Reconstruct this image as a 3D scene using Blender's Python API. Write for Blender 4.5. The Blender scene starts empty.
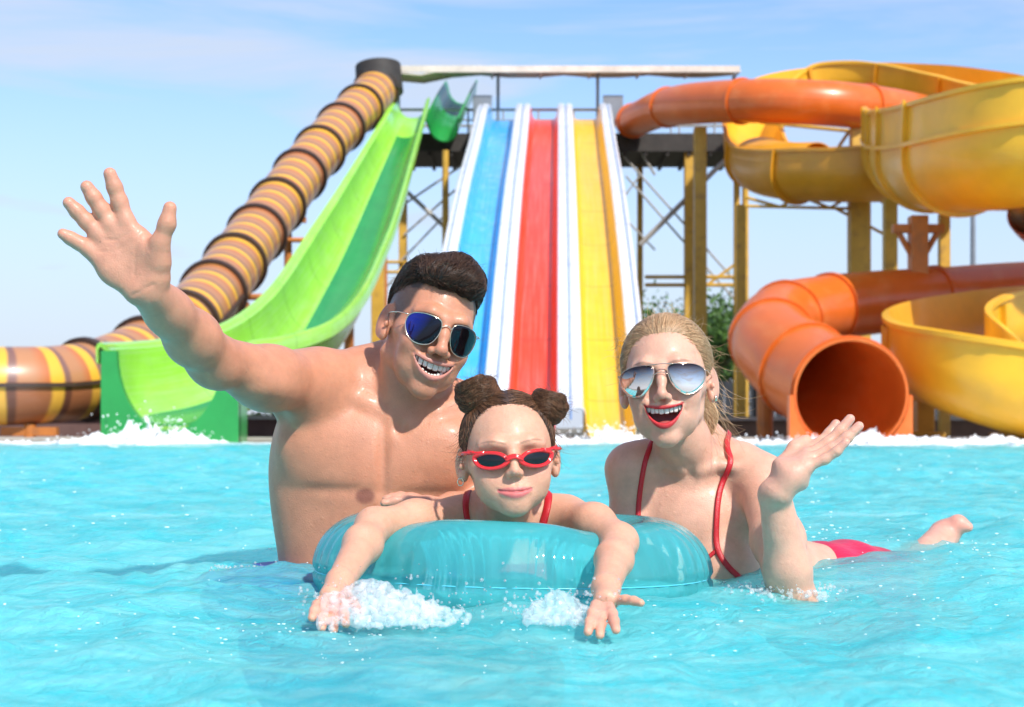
import bpy, bmesh, math, random
import numpy as np
from mathutils import Vector, Matrix, Euler
rad = math.radians
random.seed(7)
RNG = np.random.default_rng(11)
SC = bpy.context.scene
COL = SC.collection
CAMH = 0.237
FPX = 1564.0
HY = 428.0

def at(px, py, Y):
    """world point seen at a photo pixel when it stands Y metres away"""
    return ((px - 512.0) / FPX * Y, Y, CAMH - (py - HY) / FPX * Y)

# ------------------------------------------------------------ scene objects
def tag(o, label=None, cat=None, group=None, kind=None):
    if label: o['label'] = label
    if cat: o['category'] = cat
    if group: o['group'] = group
    if kind: o['kind'] = kind
    return o

def link(name, me, mat=None, parent=None, smooth=True):
    o = bpy.data.objects.new(name, me)
    COL.objects.link(o)
    if mat is not None:
        for m in (mat if isinstance(mat, (list, tuple)) else [mat]):
            me.materials.append(m)
    if parent is not None: o.parent = parent
    if smooth and hasattr(me, 'polygons') and len(me.polygons):
        me.polygons.foreach_set('use_smooth', [True] * len(me.polygons))
    return o

def empty(name, loc=(0, 0, 0)):
    o = bpy.data.objects.new(name, None)
    COL.objects.link(o)
    o.location = loc
    o.empty_display_size = .1
    return o

def thing(name, label, cat, group=None):
    return tag(empty(name), label, cat, group)

def mesh_np(name, V, F, uv=None):
    """V (n,3); F list of index tuples or (m,4)/(m,3) array"""
    me = bpy.data.meshes.new(name)
    V = np.asarray(V, dtype=np.float32)
    if isinstance(F, np.ndarray):
        m, k = F.shape
        me.vertices.add(len(V)); me.vertices.foreach_set('co', V.ravel())
        me.loops.add(m * k); me.loops.foreach_set('vertex_index', F.astype(np.int32).ravel())
        me.polygons.add(m)
        me.polygons.foreach_set('loop_start', np.arange(0, m * k, k, dtype=np.int32))
        me.update(calc_edges=True)
    else:
        me.from_pydata([tuple(v) for v in V], [], F)
    me.validate()
    return me

class MB:
    """collects boxes, bars, tubes into one mesh"""
    def __init__(s): s.v = []; s.f = []
    def add(s, vs, fs):
        b = len(s.v); s.v += [tuple(map(float, v)) for v in vs]
        s.f += [tuple(b + i for i in f) for f in fs]
    def box(s, c, d, rz=0.0, ry=0.0):
        M = Matrix.Rotation(rz, 3, 'Z') @ Matrix.Rotation(ry, 3, 'Y')
        vs = []
        for z in (-.5, .5):
            for x, y in ((-.5, -.5), (.5, -.5), (.5, .5), (-.5, .5)):
                p = M @ Vector((x * d[0], y * d[1], z * d[2])); vs.append((p.x + c[0], p.y + c[1], p.z + c[2]))
        s.add(vs, [(3, 2, 1, 0), (4, 5, 6, 7), (0, 1, 5, 4), (1, 2, 6, 5), (2, 3, 7, 6), (3, 0, 4, 7)])
    def bar(s, a, b, r, n=10, r2=None, up=None):
        a = Vector(a); b = Vector(b); d = (b - a)
        if d.length < 1e-6: return
        d.normalize()
        u = d.orthogonal().normalized() if up is None else (Vector(up) - d * Vector(up).dot(d)).normalized()
        w = d.cross(u); r2 = r if r2 is None else r2
        ph = math.pi / 4 if n == 4 else 0
        vs = []
        for p, rr in ((a, r), (b, r2)):
            for i in range(n):
                t = 2 * math.pi * i / n + ph
                q = p + u * math.cos(t) * rr + w * math.sin(t) * rr
                vs.append(tuple(q))
        fs = [(i, (i + 1) % n, n + (i + 1) % n, n + i) for i in range(n)]
        fs.append(tuple(range(n - 1, -1, -1))); fs.append(tuple(range(n, 2 * n)))
        s.add(vs, fs)
    def line(s, pts, r, n=8, closed=False, taper=None):
        """tube through points, parallel transport"""
        P = [Vector(p) for p in pts]; m = len(P)
        vs = []; u = None
        for i in range(m):
            if closed: t = P[(i + 1) % m] - P[i - 1]
            else: t = P[min(i + 1, m - 1)] - P[max(i - 1, 0)]
            t.normalize()
            if u is None: u = t.orthogonal().normalized()
            u = (u - t * u.dot(t)).normalized(); w = t.cross(u)
            rr = r if taper is None else taper(i / (m - 1)) * r
            if not isinstance(r, (int, float)): rr = r[i]
            for k in range(n):
                a = 2 * math.pi * k / n
                vs.append(tuple(P[i] + u * math.cos(a) * rr + w * math.sin(a) * rr))
        fs = []
        for i in range(m if closed else m - 1):
            j = (i + 1) % m
            for k in range(n):
                l = (k + 1) % n
                fs.append((i * n + k, i * n + l, j * n + l, j * n + k))
        if not closed:
            fs.append(tuple(range(n - 1, -1, -1))); fs.append(tuple((m - 1) * n + k for k in range(n)))
        s.add(vs, fs)
    def build(s, name, mat, parent=None, smooth=False, bevel=0):
        me = bpy.data.meshes.new(name); me.from_pydata(s.v, [], s.f); me.update()
        bm = bmesh.new(); bm.from_mesh(me); bmesh.ops.recalc_face_normals(bm, faces=bm.faces)
        bm.to_mesh(me); bm.free()
        o = link(name, me, mat, parent, smooth)
        if smooth and smooth != 'all': shade_angle(me, 40)
        if bevel:
            b = o.modifiers.new('bevel', 'BEVEL'); b.width = bevel; b.segments = 2
        return o

def shade_angle(me, deg):
    bm = bmesh.new(); bm.from_mesh(me)
    for f in bm.faces: f.smooth = True
    for e in bm.edges:
        if len(e.link_faces) == 2:
            try: e.smooth = e.calc_face_angle() < rad(deg)
            except ValueError: pass
    bm.to_mesh(me); bm.free()

# ------------------------------------------------------------ materials
def mat(name):
    m = bpy.data.materials.new(name); m.use_nodes = True
    n = m.node_tree.nodes; l = m.node_tree.links
    return m, n, l, n['Principled BSDF']

def setp(b, **k):
    for a, v in k.items():
        b.inputs[a.replace('_', ' ')].default_value = v

def plain(name, rgb, rough=.5, var=.12, vscale=3.0, bump=0.0, bscale=40.0, metal=0.0, coat=0.0, dirt=None, sub=0.0):
    m, n, l, b = mat(name)
    b.inputs['Roughness'].default_value = rough; b.inputs['Metallic'].default_value = metal
    b.inputs['Coat Weight'].default_value = coat; b.inputs['Coat Roughness'].default_value = .08
    tc = n.new('ShaderNodeTexCoord')
    nz = n.new('ShaderNodeTexNoise'); nz.inputs['Scale'].default_value = vscale; nz.inputs['Detail'].default_value = 6
    nz.inputs['Roughness'].default_value = .65
    l.new(tc.outputs['Object'], nz.inputs['Vector'])
    cr = n.new('ShaderNodeValToRGB')
    a = [max(0, c * (1 - var)) for c in rgb]; c2 = [min(1, c * (1 + var)) for c in rgb]
    cr.color_ramp.elements[0].position = .3; cr.color_ramp.elements[1].position = .7
    cr.color_ramp.elements[0].color = (*a, 1); cr.color_ramp.elements[1].color = (*c2, 1)
    l.new(nz.outputs['Fac'], cr.inputs['Fac'])
    out = cr.outputs['Color']
    if dirt:
        nd = n.new('ShaderNodeTexNoise'); nd.inputs['Scale'].default_value = vscale * 2.3; nd.inputs['Detail'].default_value = 8
        mp = n.new('ShaderNodeMapping'); mp.inputs['Scale'].default_value = (1, .25, 1)
        l.new(tc.outputs['Object'], mp.inputs['Vector']); l.new(mp.outputs['Vector'], nd.inputs['Vector'])
        r2 = n.new('ShaderNodeMapRange'); r2.inputs['From Min'].default_value = .52; r2.inputs['From Max'].default_value = .75
        r2.inputs['To Max'].default_value = dirt[1]
        l.new(nd.outputs['Fac'], r2.inputs['Value'])
        mx = n.new('ShaderNodeMix'); mx.data_type = 'RGBA'
        l.new(r2.outputs['Result'], mx.inputs['Factor']); l.new(out, mx.inputs[6]); mx.inputs[7].default_value = (*dirt[0], 1)
        out = mx.outputs[2]
    l.new(out, b.inputs['Base Color'])
    if bump:
        nb = n.new('ShaderNodeTexNoise'); nb.inputs['Scale'].default_value = bscale; nb.inputs['Detail'].default_value = 4
        l.new(tc.outputs['Object'], nb.inputs['Vector'])
        bp = n.new('ShaderNodeBump'); bp.inputs['Strength'].default_value = bump; bp.inputs['Distance'].default_value = .02
        l.new(nb.outputs['Fac'], bp.inputs['Height']); l.new(bp.outputs['Normal'], b.inputs['Normal'])
    if sub:
        b.inputs['Subsurface Weight'].default_value = sub; b.inputs['Subsurface Scale'].default_value = .02
    return m

# ------------------------------------------------------------ paths and sweeps
def catmull(P, n):
    """centripetal-free Catmull-Rom through control rows P (any width), n samples by arc length"""
    P = np.asarray(P, float)
    Q = np.vstack([2 * P[0] - P[1], P, 2 * P[-1] - P[-2]])
    out = []
    for i in range(1, len(Q) - 2):
        for t in np.linspace(0, 1, 24, endpoint=False):
            a, b, c, d = Q[i - 1], Q[i], Q[i + 1], Q[i + 2]
            out.append(.5 * (2 * b + (c - a) * t + (2 * a - 5 * b + 4 * c - d) * t * t + (3 * b - a - 3 * c + d) * t ** 3))
    out.append(Q[-2]); out = np.array(out)
    L = np.r_[0, np.cumsum(np.linalg.norm(np.diff(out[:, :3], axis=0), axis=1))]
    s = np.linspace(0, L[-1], n)
    return np.stack([np.interp(s, L, out[:, k]) for k in range(out.shape[1])], 1), s

def frames(P):
    T = np.gradient(P, axis=0); T /= np.linalg.norm(T, axis=1)[:, None]
    S = np.cross(T, (0, 0, 1.0)); S /= np.linalg.norm(S, axis=1)[:, None] + 1e-9
    U = np.cross(S, T)
    return T, S, U

def sweep(name, P, s, prof, mat, parent=None, scale=None, roll=None, closed=True, caps=True, midx=None, smooth=35, i0=0, i1=None):
    """prof: list of (side, up) closed outline; scale per sample"""
    i1 = len(P) if i1 is None else i1
    T, S, U = frames(P)
    pr = np.array(prof, float); k = len(pr)
    V = []; UV = []
    pl = np.r_[0, np.cumsum(np.linalg.norm(np.diff(pr, axis=0), axis=1))]
    for i in range(i0, i1):
        sc = 1 if scale is None else scale[i]
        a = 0 if roll is None else roll[i]
        Sx = S[i] * math.cos(a) + U[i] * math.sin(a); Ux = -S[i] * math.sin(a) + U[i] * math.cos(a)
        V.append(P[i] + sc * (pr[:, :1] * Sx + pr[:, 1:2] * Ux))
    V = np.concatenate(V); n = i1 - i0
    F = []; mi = []; uvs = []
    kk = k if closed else k - 1
    for i in range(n - 1):
        for j in range(kk):
            jj = (j + 1) % k
            F.append((i * k + j, (i + 1) * k + j, (i + 1) * k + jj, i * k + jj))
            mi.append(midx[j] if midx else 0)
            v0, v1 = pl[j], pl[jj] if jj else pl[-1] + .1
            uvs += [(s[i0 + i], v0), (s[i0 + i + 1], v0), (s[i0 + i + 1], v1), (s[i0 + i], v1)]
    if caps and closed:
        # end caps as strips between mirrored outline halves (outline is outer half then inner half reversed)
        h = k // 2
        for base, fl in ((0, False), ((n - 1) * k, True)):
            for j in range(h - 1):
                q = (base + j, base + j + 1, base + k - 2 - j, base + k - 1 - j)
                if len(set(q)) < 4: continue
                F.append(q[::-1] if fl else q); mi.append(midx[0] if midx else 0)
                uvs += [(0, 0)] * 4
    me = bpy.data.meshes.new(name)
    me.from_pydata([tuple(v) for v in V], [], F); me.update()
    ul = me.uv_layers.new(name='UVMap')
    if len(uvs) == len(me.loops):
        ul.data.foreach_set('uv', np.array(uvs, np.float32).ravel())
    mats = mat if isinstance(mat, (list, tuple)) else [mat]
    o = link(name, me, mats, parent)
    me.polygons.foreach_set('material_index', mi)
    bm = bmesh.new(); bm.from_mesh(me)
    bmesh.ops.recalc_face_normals(bm, faces=bm.faces)
    for e in bm.edges:
        if len(e.link_faces) == 2: e.smooth = e.calc_face_angle(0) < rad(smooth)
    bm.to_mesh(me); bm.free()
    return o

def shell(fn, a0, a1, n, th):
    """closed thick outline of a curve fn(a)->(x,z), offset outward by th"""
    A = np.linspace(a0, a1, n); C = np.array([fn(a) for a in A])
    D = np.gradient(C, axis=0); D /= np.linalg.norm(D, axis=1)[:, None]
    N = np.stack([D[:, 1], -D[:, 0]], 1)
    return np.vstack([C + N * th, C[::-1]]).tolist()

def halfpipe(r, th=.05, lip=.06, n=25, ext=0.0, w=1.0):
    """open U channel of radius r with rolled lips; outline = outside then inside"""
    A = np.linspace(math.pi, 2 * math.pi, n)
    C = np.stack([np.cos(A) * r * w, np.sin(A) * r], 1)
    if ext: C = np.vstack([[C[0, 0], ext], C, [C[-1, 0], ext]])
    D = np.gradient(C, axis=0); D /= np.linalg.norm(D, axis=1)[:, None]
    N = np.stack([D[:, 1], -D[:, 0]], 1)
    out = C + N * th; inn = C
    o = out.tolist(); i = inn[::-1].tolist()
    # lips
    o = [[o[0][0] - lip, o[0][1] + .03], [o[0][0] - lip, o[0][1] - .05]] + o + [[o[-1][0] + lip, o[-1][1] - .05], [o[-1][0] + lip, o[-1][1] + .03]]
    i = [[i[0][0] + .005, i[0][1] + .055], [i[0][0] + .001, i[0][1] + .03]] + i + [[i[-1][0] - .001, i[-1][1] + .03], [i[-1][0] - .005, i[-1][1] + .055]]
    return o + i

def ring_tube(r, th=.03, n=36):
    A = np.linspace(0, 2 * math.pi, n)
    o = [(math.cos(a) * r, math.sin(a) * r) for a in A]
    i = [(math.cos(a) * (r - th), math.sin(a) * (r - th)) for a in A[::-1]]
    return o + i
# ============================================================ camera, light, sky
cam_d = bpy.data.cameras.new('camera'); cam = bpy.data.objects.new('camera', cam_d); COL.objects.link(cam)
cam.location = (0, 0, CAMH); cam.rotation_euler = (rad(90), 0, 0)
cam_d.sensor_width = 36; cam_d.lens = FPX / 1024 * 36
cam_d.shift_y = (HY - 353.5) / 1024
cam_d.clip_start = .05; cam_d.clip_end = 5000
cam_d.dof.use_dof = True; cam_d.dof.focus_distance = 2.42; cam_d.dof.aperture_fstop = 9.0
SC.camera = cam
SUN_DIR = Vector((.40, -.66, .76)).normalized()
sun_d = bpy.data.lights.new('sun', 'SUN'); sun_o = bpy.data.objects.new('sun', sun_d); COL.objects.link(sun_o)
sun_d.energy = 3.7; sun_d.angle = rad(2.0); sun_d.color = (1, .955, .89)
sun_o.rotation_euler = SUN_DIR.to_track_quat('Z', 'Y').to_euler()
SUN_EL = math.asin(SUN_DIR.z); SUN_ROT = math.atan2(SUN_DIR.x, SUN_DIR.y)
w = bpy.data.worlds.new('World'); SC.world = w; w.use_nodes = True
wn, wl = w.node_tree.nodes, w.node_tree.links
bg = wn['Background']; bg.inputs['Strength'].default_value = .15
sky = wn.new('ShaderNodeTexSky'); sky.sky_type = 'NISHITA'; sky.sun_disc = False
sky.sun_elevation = SUN_EL; sky.sun_rotation = SUN_ROT
sky.air_density = 1.0; sky.dust_density = .5; sky.ozone_density = 6.0
tc = wn.new('ShaderNodeTexCoord')
mp = wn.new('ShaderNodeMapping'); mp.inputs['Scale'].default_value = (1.3, 1.3, 11); mp.inputs['Rotation'].default_value = (0, rad(4), 0)
wl.new(tc.outputs['Generated'], mp.inputs['Vector'])
nz = wn.new('ShaderNodeTexNoise'); nz.inputs['Scale'].default_value = 2.3; nz.inputs['Detail'].default_value = 7; nz.inputs['Roughness'].default_value = .55
nz.inputs['Distortion'].default_value = .5
wl.new(mp.outputs['Vector'], nz.inputs['Vector'])
mr = wn.new('ShaderNodeMapRange'); mr.inputs['From Min'].default_value = .42; mr.inputs['From Max'].default_value = .62; mr.inputs['To Max'].default_value = .8
wl.new(nz.outputs['Fac'], mr.inputs['Value'])
# thin white veil, thicker low in the sky
sx = wn.new('ShaderNodeSeparateXYZ'); wl.new(tc.outputs['Generated'], sx.inputs[0])
m2 = wn.new('ShaderNodeMapRange'); m2.inputs['From Min'].default_value = .0; m2.inputs['From Max'].default_value = .28
m2.inputs['To Min'].default_value = .97; m2.inputs['To Max'].default_value = .0; m2.interpolation_type = 'SMOOTHSTEP'
wl.new(sx.outputs['Z'], m2.inputs['Value'])
mx_ = wn.new('ShaderNodeMath'); mx_.operation = 'MAXIMUM'; wl.new(mr.outputs['Result'], mx_.inputs[0]); wl.new(m2.outputs['Result'], mx_.inputs[1])
mix = wn.new('ShaderNodeMix'); mix.data_type = 'RGBA'; wl.new(mx_.outputs[0], mix.inputs['Factor'])
wl.new(sky.outputs['Color'], mix.inputs[6]); mix.inputs[7].default_value = (3.25, 3.6, 4.25, 1)
wl.new(mix.outputs[2], bg.inputs['Color'])
SC.view_settings.view_transform = 'Standard'; SC.view_settings.look = 'None'
SC.view_settings.exposure = .5; SC.view_settings.gamma = 1
SC.cycles.use_denoising = True
SC.cycles.max_bounces = 10; SC.cycles.transparent_max_bounces = 16; SC.cycles.transmission_bounces = 6
SC.cycles.sample_clamp_indirect = 4.0
SC.cycles.caustics_reflective = False

# ============================================================ pool basin, deck, ground
POOL_Y = 24.7
POOL_X = 34.0
def sheet(name, x0, x1, y0, y1, z, m, kind='structure'):
    me = bpy.data.meshes.new(name); me.from_pydata([(x0, y0, z), (x1, y0, z), (x1, y1, z), (x0, y1, z)], [], [(0, 1, 2, 3)])
    return tag(link(name, me, m, None, False), kind=kind)

def tile_material():
    m, n, l, b = mat('pool tiles')
    tc = n.new('ShaderNodeTexCoord')
    br = n.new('ShaderNodeTexBrick'); br.offset = 0; br.inputs['Scale'].default_value = 1
    br.inputs['Brick Width'].default_value = .12; br.inputs['Row Height'].default_value = .12; br.inputs['Mortar Size'].default_value = .010
    br.inputs['Color1'].default_value = (.06, .80, .86, 1); br.inputs['Color2'].default_value = (.24, .93, .94, 1); br.inputs['Mortar'].default_value = (.62, .90, .93, 1)
    l.new(tc.outputs['Object'], br.inputs['Vector'])
    l.new(br.outputs['Color'], b.inputs['Base Color'])
    b.inputs['Roughness'].default_value = .3
    return m
M_tile = tile_material()
sheet('pool_floor', -POOL_X, POOL_X, -3, POOL_Y, -1.15, M_tile)

M_paving = plain('pale paving', (.30, .25, .21), .85, .18, 1.2, .3, 30)
M_ground = plain('ground', (.17, .15, .105), .95, .3, .25)
gb = MB()
# one ground sheet with the basin cut out: strips round the pool
R = 1500.0
for (x0, x1, y0, y1) in ((-R, R, POOL_Y + .35, R), (-R, -POOL_X, -60, POOL_Y + .35), (POOL_X, R, -60, POOL_Y + .35), (-POOL_X, POOL_X, -60, -3)):
    gb.add([(x0, y0, .02), (x1, y0, .02), (x1, y1, .02), (x0, y1, .02)], [(0, 1, 2, 3)])
tag(gb.build('ground', M_ground), kind='structure')
dk = MB(); dk.box((0, POOL_Y + 4.2, .03), (POOL_X * 2, 8.4, .06))
tag(dk.build('pool_deck', M_paving), kind='structure')
cp = MB(); cp.box((0, POOL_Y + .2, -.5), (POOL_X * 2, .38, 1.18)); 
tag(cp.build('pool_coping', plain('coping stone', (.42, .36, .30), .7, .15, 2)), kind='structure')

# ============================================================ water
def wave_height(X, Y):
    rg = np.random.default_rng(5)
    H = np.zeros_like(X); DX = np.zeros_like(X); DY = np.zeros_like(X)
    px = 1.0 / FPX * Y
    for i in range(130):
        lam = .045 * (1.7 / .045) ** (rg.random())
        th = rg.normal(0.9, .95) if i % 3 else rg.uniform(0, 6.283)
        k = 2 * np.pi / lam
        kx, ky = k * math.cos(th), k * math.sin(th)
        # smaller chop near the bathers, bigger towards the slides
        a = .0100 * lam ** .80 * rg.uniform(.5, 1.2) * (.45 if lam > .7 else (.7 if lam > .4 else 1.15))
        ph = rg.uniform(0, 6.283)
        # footprint of a foreshortened pixel along y kills short waves far off
        foot = Y * Y / (FPX * CAMH) * .35
        vis = np.clip(lam / (foot + .004) - .6, 0, 1)
        arg = kx * X + ky * Y + ph + .9 * np.sin(.8 * X + .6 * Y + i)
        w_ = a * vis
        H += w_ * np.sin(arg)
        c = np.cos(arg) * w_ * .8
        DX += math.cos(th) * c; DY += math.sin(th) * c
    amp = .36 + .26 * np.clip((Y - 3.0) / 9, 0, 1)
    return H * amp, DX * amp, DY * amp

def ripple(X, Y, cx, cy, lam, a, r0):
    r = np.hypot(X - cx, Y - cy)
    return a * np.sin(2 * np.pi * r / lam) * np.exp(-((r - r0) / (r0 * .7)) ** 2)

def build_water():
    nr, nc = 640, 860
    v = np.linspace(0, 1, nr)
    y = .55 * (POOL_Y / .55) ** v
    y = np.r_[np.linspace(-3, .5, 12), y]
    t = np.linspace(-1, 1, nc); bq = 4.2
    x = POOL_X * np.sinh(bq * t) / math.sinh(bq)
    X, Y = np.meshgrid(x, y)
    H, DX, DY = wave_height(X, np.maximum(Y, .55))
    for (cx, cy, lam, a, r0) in ((-.24, 1.92, .045, .0022, .12), (.12, 1.90, .04, .0022, .12), (.40, 2.17, .05, .003, .10), (-.35, 2.5, .06, .003, .2)):
        H += ripple(X, Y, cx, cy, lam, a, r0)
    fade = np.clip((POOL_Y - Y) / .05, 0, 1)
    V = np.stack([X + DX * fade, Y + DY * fade, H], -1).reshape(-1, 3)
    n_, m_ = X.shape
    idx = np.arange(n_ * m_).reshape(n_, m_)
    F = np.stack([idx[:-1, :-1], idx[:-1, 1:], idx[1:, 1:], idx[1:, :-1]], -1).reshape(-1, 4)
    me = mesh_np('pool_water', V, F)
    m, n, l, b = mat('pool water')
    n.remove(b)
    out = n['Material Output']
    tc = n.new('ShaderNodeTexCoord')
    n1 = n.new('ShaderNodeTexNoise'); n1.inputs['Scale'].default_value = 42; n1.inputs['Detail'].default_value = 6; n1.inputs['Roughness'].default_value = .6; n1.inputs['Distortion'].default_value = .8
    l.new(tc.outputs['Object'], n1.inputs['Vector'])
    bp = n.new('ShaderNodeBump'); bp.inputs['Strength'].default_value = .85; bp.inputs['Distance'].default_value = .012
    l.new(n1.outputs['Fac'], bp.inputs['Height'])
    gl = n.new('ShaderNodeBsdfGlossy'); gl.inputs['Roughness'].default_value = .06
    df = n.new('ShaderNodeBsdfDiffuse')
    n2 = n.new('ShaderNodeTexNoise'); n2.inputs['Scale'].default_value = 5.5; n2.inputs['Detail'].default_value = 8; n2.inputs['Roughness'].default_value = .65; n2.inputs['Distortion'].default_value = 1.2
    mp2 = n.new('ShaderNodeMapping'); mp2.inputs['Scale'].default_value = (.6, 1.5, 1)
    l.new(tc.outputs['Object'], mp2.inputs['Vector']); l.new(mp2.outputs['Vector'], n2.inputs['Vector'])
    cr = n.new('ShaderNodeValToRGB'); e = cr.color_ramp.elements
    e[0].position = .36; e[0].color = (.045, .76, .84, 1); e[1].position = .66; e[1].color = (.36, .97, .96, 1)
    l.new(n2.outputs['Fac'], cr.inputs['Fac'])
    # froth on the surface in front of the slides
    sp = n.new('ShaderNodeSeparateXYZ'); l.new(tc.outputs['Object'], sp.inputs[0])
    fy = n.new('ShaderNodeMapRange'); fy.inputs['From Min'].default_value = 15.5; fy.inputs['From Max'].default_value = 24; fy.inputs['To Min'].default_value = 0; fy.inputs['To Max'].default_value = .36
    l.new(sp.outputs['Y'], fy.inputs['Value'])
    nf = n.new('ShaderNodeTexNoise'); nf.inputs['Scale'].default_value = 1.6; nf.inputs['Detail'].default_value = 9; nf.inputs['Roughness'].default_value = .75; nf.inputs['Distortion'].default_value = .6
    l.new(mp2.outputs['Vector'], nf.inputs['Vector'])
    ad = n.new('ShaderNodeMath'); ad.operation = 'ADD'; l.new(fy.outputs[0], ad.inputs[0]); l.new(nf.outputs['Fac'], ad.inputs[1])
    ff = n.new('ShaderNodeMapRange'); ff.inputs['From Min'].default_value = .70; ff.inputs['From Max'].default_value = .84; l.new(ad.outputs[0], ff.inputs['Value'])
    mw = n.new('ShaderNodeMix'); mw.data_type = 'RGBA'; l.new(ff.outputs[0], mw.inputs['Factor']); l.new(cr.outputs['Color'], mw.inputs[6]); mw.inputs[7].default_value = (.82, .90, .92, 1)
    l.new(mw.outputs[2], df.inputs['Color'])
    tr = n.new('ShaderNodeBsdfTransparent'); tr.inputs['Color'].default_value = (.90, 1, 1, 1)
    rf = n.new('ShaderNodeBsdfRefraction'); rf.inputs['Color'].default_value = (.90, 1, 1, 1); rf.inputs['IOR'].default_value = 1.33; rf.inputs['Roughness'].default_value = .0
    for q in (gl, rf, df): l.new(bp.outputs['Normal'], q.inputs['Normal'])
    mA = n.new('ShaderNodeMixShader'); mA.inputs[0].default_value = .60; l.new(tr.outputs[0], mA.inputs[1]); l.new(rf.outputs[0], mA.inputs[2])
    mB = n.new('ShaderNodeMixShader'); mfx = n.new('ShaderNodeMath'); mfx.operation = 'MAXIMUM'; mfx.inputs[0].default_value = .38; l.new(ff.outputs[0], mfx.inputs[1]); l.new(mfx.outputs[0], mB.inputs[0]); l.new(mA.outputs[0], mB.inputs[1]); l.new(df.outputs[0], mB.inputs[2])
    fr = n.new('ShaderNodeFresnel'); fr.inputs['IOR'].default_value = 1.30; l.new(bp.outputs['Normal'], fr.inputs['Normal'])
    mC = n.new('ShaderNodeMixShader'); fm = n.new('ShaderNodeMath'); fm.operation = 'MULTIPLY'; fm.inputs[1].default_value = .42; l.new(fr.outputs[0], fm.inputs[0]); l.new(fm.outputs[0], mC.inputs[0]); l.new(mB.outputs[0], mC.inputs[1]); l.new(gl.outputs[0], mC.inputs[2])
    l.new(mC.outputs[0], out.inputs['Surface'])
    o = link('pool_water', me, m)
    tag(o, kind='structure')
build_water()
# ============================================================ plastics
M_white = plain('white gelcoat', (.80, .81, .83), .22, .05, 2, coat=.3, dirt=((.45, .44, .42), .35))
M_blue = plain('blue gelcoat', (.05, .44, .78), .2, .08, 2, coat=.3, dirt=((.35, .6, .75), .3))
M_red = plain('red gelcoat', (.82, .055, .012), .3, .08, 2, coat=.15, dirt=((.7, .12, .05), .3))
M_yel = plain('yellow gelcoat', (.84, .49, .008), .3, .08, 2, coat=.15, dirt=((.75, .45, .04), .3))
M_green = plain('green gelcoat', (.33, .72, .06), .22, .10, 1.5, coat=.3, dirt=((.4, .7, .2), .3))
M_greend = plain('dark green shade strip', (.02, .27, .055), .25, .10, 1.5, coat=.3)
M_orange = plain('orange gelcoat', (.68, .135, .016), .34, .10, 1.2, coat=.12, dirt=((.75, .30, .10), .3))
M_amber = plain('amber gelcoat', (.74, .32, .015), .36, .12, 1.0, coat=.1, dirt=((.5, .25, .03), .35))
M_yel2 = plain('yolk gelcoat', (.84, .44, .022), .36, .10, 1.0, coat=.1, dirt=((.6, .33, .04), .3))
M_steel = plain('ochre painted steel', (.60, .35, .045), .5, .15, 2, dirt=((.2, .1, .05), .5))
M_steelo = plain('orange painted steel', (.52, .17, .03), .5, .15, 2, dirt=((.2, .1, .05), .5))
M_brace = plain('galvanised steel', (.42, .40, .37), .5, .15, 4, metal=.3)
M_dark = plain('dark steel deck', (.035, .03, .027), .7, .3, 3)
M_grey = plain('grey sheet', (.20, .22, .25), .6, .1, 2)
M_brown = plain('dark brown flange', (.055, .032, .025), .45, .2, 3)
M_line = plain('dark blue joint', (.16, .26, .48), .5, .1)

def add_seams(m, pitch, dark=.55, off=0.0):
    """bolted cross joints every few metres of moulding and faint wet streaks running down it"""
    n, l = m.node_tree.nodes, m.node_tree.links; b = n['Principled BSDF']
    src = b.inputs['Base Color'].links[0].from_socket
    uv = n.new('ShaderNodeUVMap'); sp = n.new('ShaderNodeSeparateXYZ'); l.new(uv.outputs[0], sp.inputs[0])
    dv = n.new('ShaderNodeMath'); dv.operation = 'MULTIPLY_ADD'; dv.inputs[1].default_value = 1 / pitch; dv.inputs[2].default_value = off; l.new(sp.outputs['X'], dv.inputs[0])
    fr = n.new('ShaderNodeMath'); fr.operation = 'FRACT'; l.new(dv.outputs[0], fr.inputs[0])
    lt = n.new('ShaderNodeMath'); lt.operation = 'LESS_THAN'; lt.inputs[1].default_value = .05 / pitch; l.new(fr.outputs[0], lt.inputs[0])
    ml = n.new('ShaderNodeMath'); ml.operation = 'MULTIPLY'; ml.inputs[1].default_value = dark; l.new(lt.outputs[0], ml.inputs[0])
    mp = n.new('ShaderNodeMapping'); mp.inputs['Scale'].default_value = (.25, 9, 1); l.new(uv.outputs[0], mp.inputs['Vector'])
    nz = n.new('ShaderNodeTexNoise'); nz.inputs['Scale'].default_value = 2.0; nz.inputs['Detail'].default_value = 5; l.new(mp.outputs[0], nz.inputs['Vector'])
    mr = n.new('ShaderNodeMapRange'); mr.inputs['From Min'].default_value = .45; mr.inputs['From Max'].default_value = .75; mr.inputs['To Max'].default_value = .13; l.new(nz.outputs['Fac'], mr.inputs['Value'])
    m1 = n.new('ShaderNodeMix'); m1.data_type = 'RGBA'; l.new(mr.outputs[0], m1.inputs['Factor']); l.new(src, m1.inputs[6]); m1.inputs[7].default_value = (.75, .74, .70, 1)
    m2 = n.new('ShaderNodeMix'); m2.data_type = 'RGBA'; m2.blend_type = 'MULTIPLY'; l.new(ml.outputs[0], m2.inputs['Factor']); l.new(m1.outputs[2], m2.inputs[6]); m2.inputs[7].default_value = (.25, .22, .22, 1)
    l.new(m2.outputs[2], b.inputs['Base Color'])
for m_, p_ in ((M_white, 2.6), (M_blue, 2.6), (M_red, 2.6), (M_yel, 2.6), (M_green, 2.9)): add_seams(m_, p_, .35)
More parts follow.
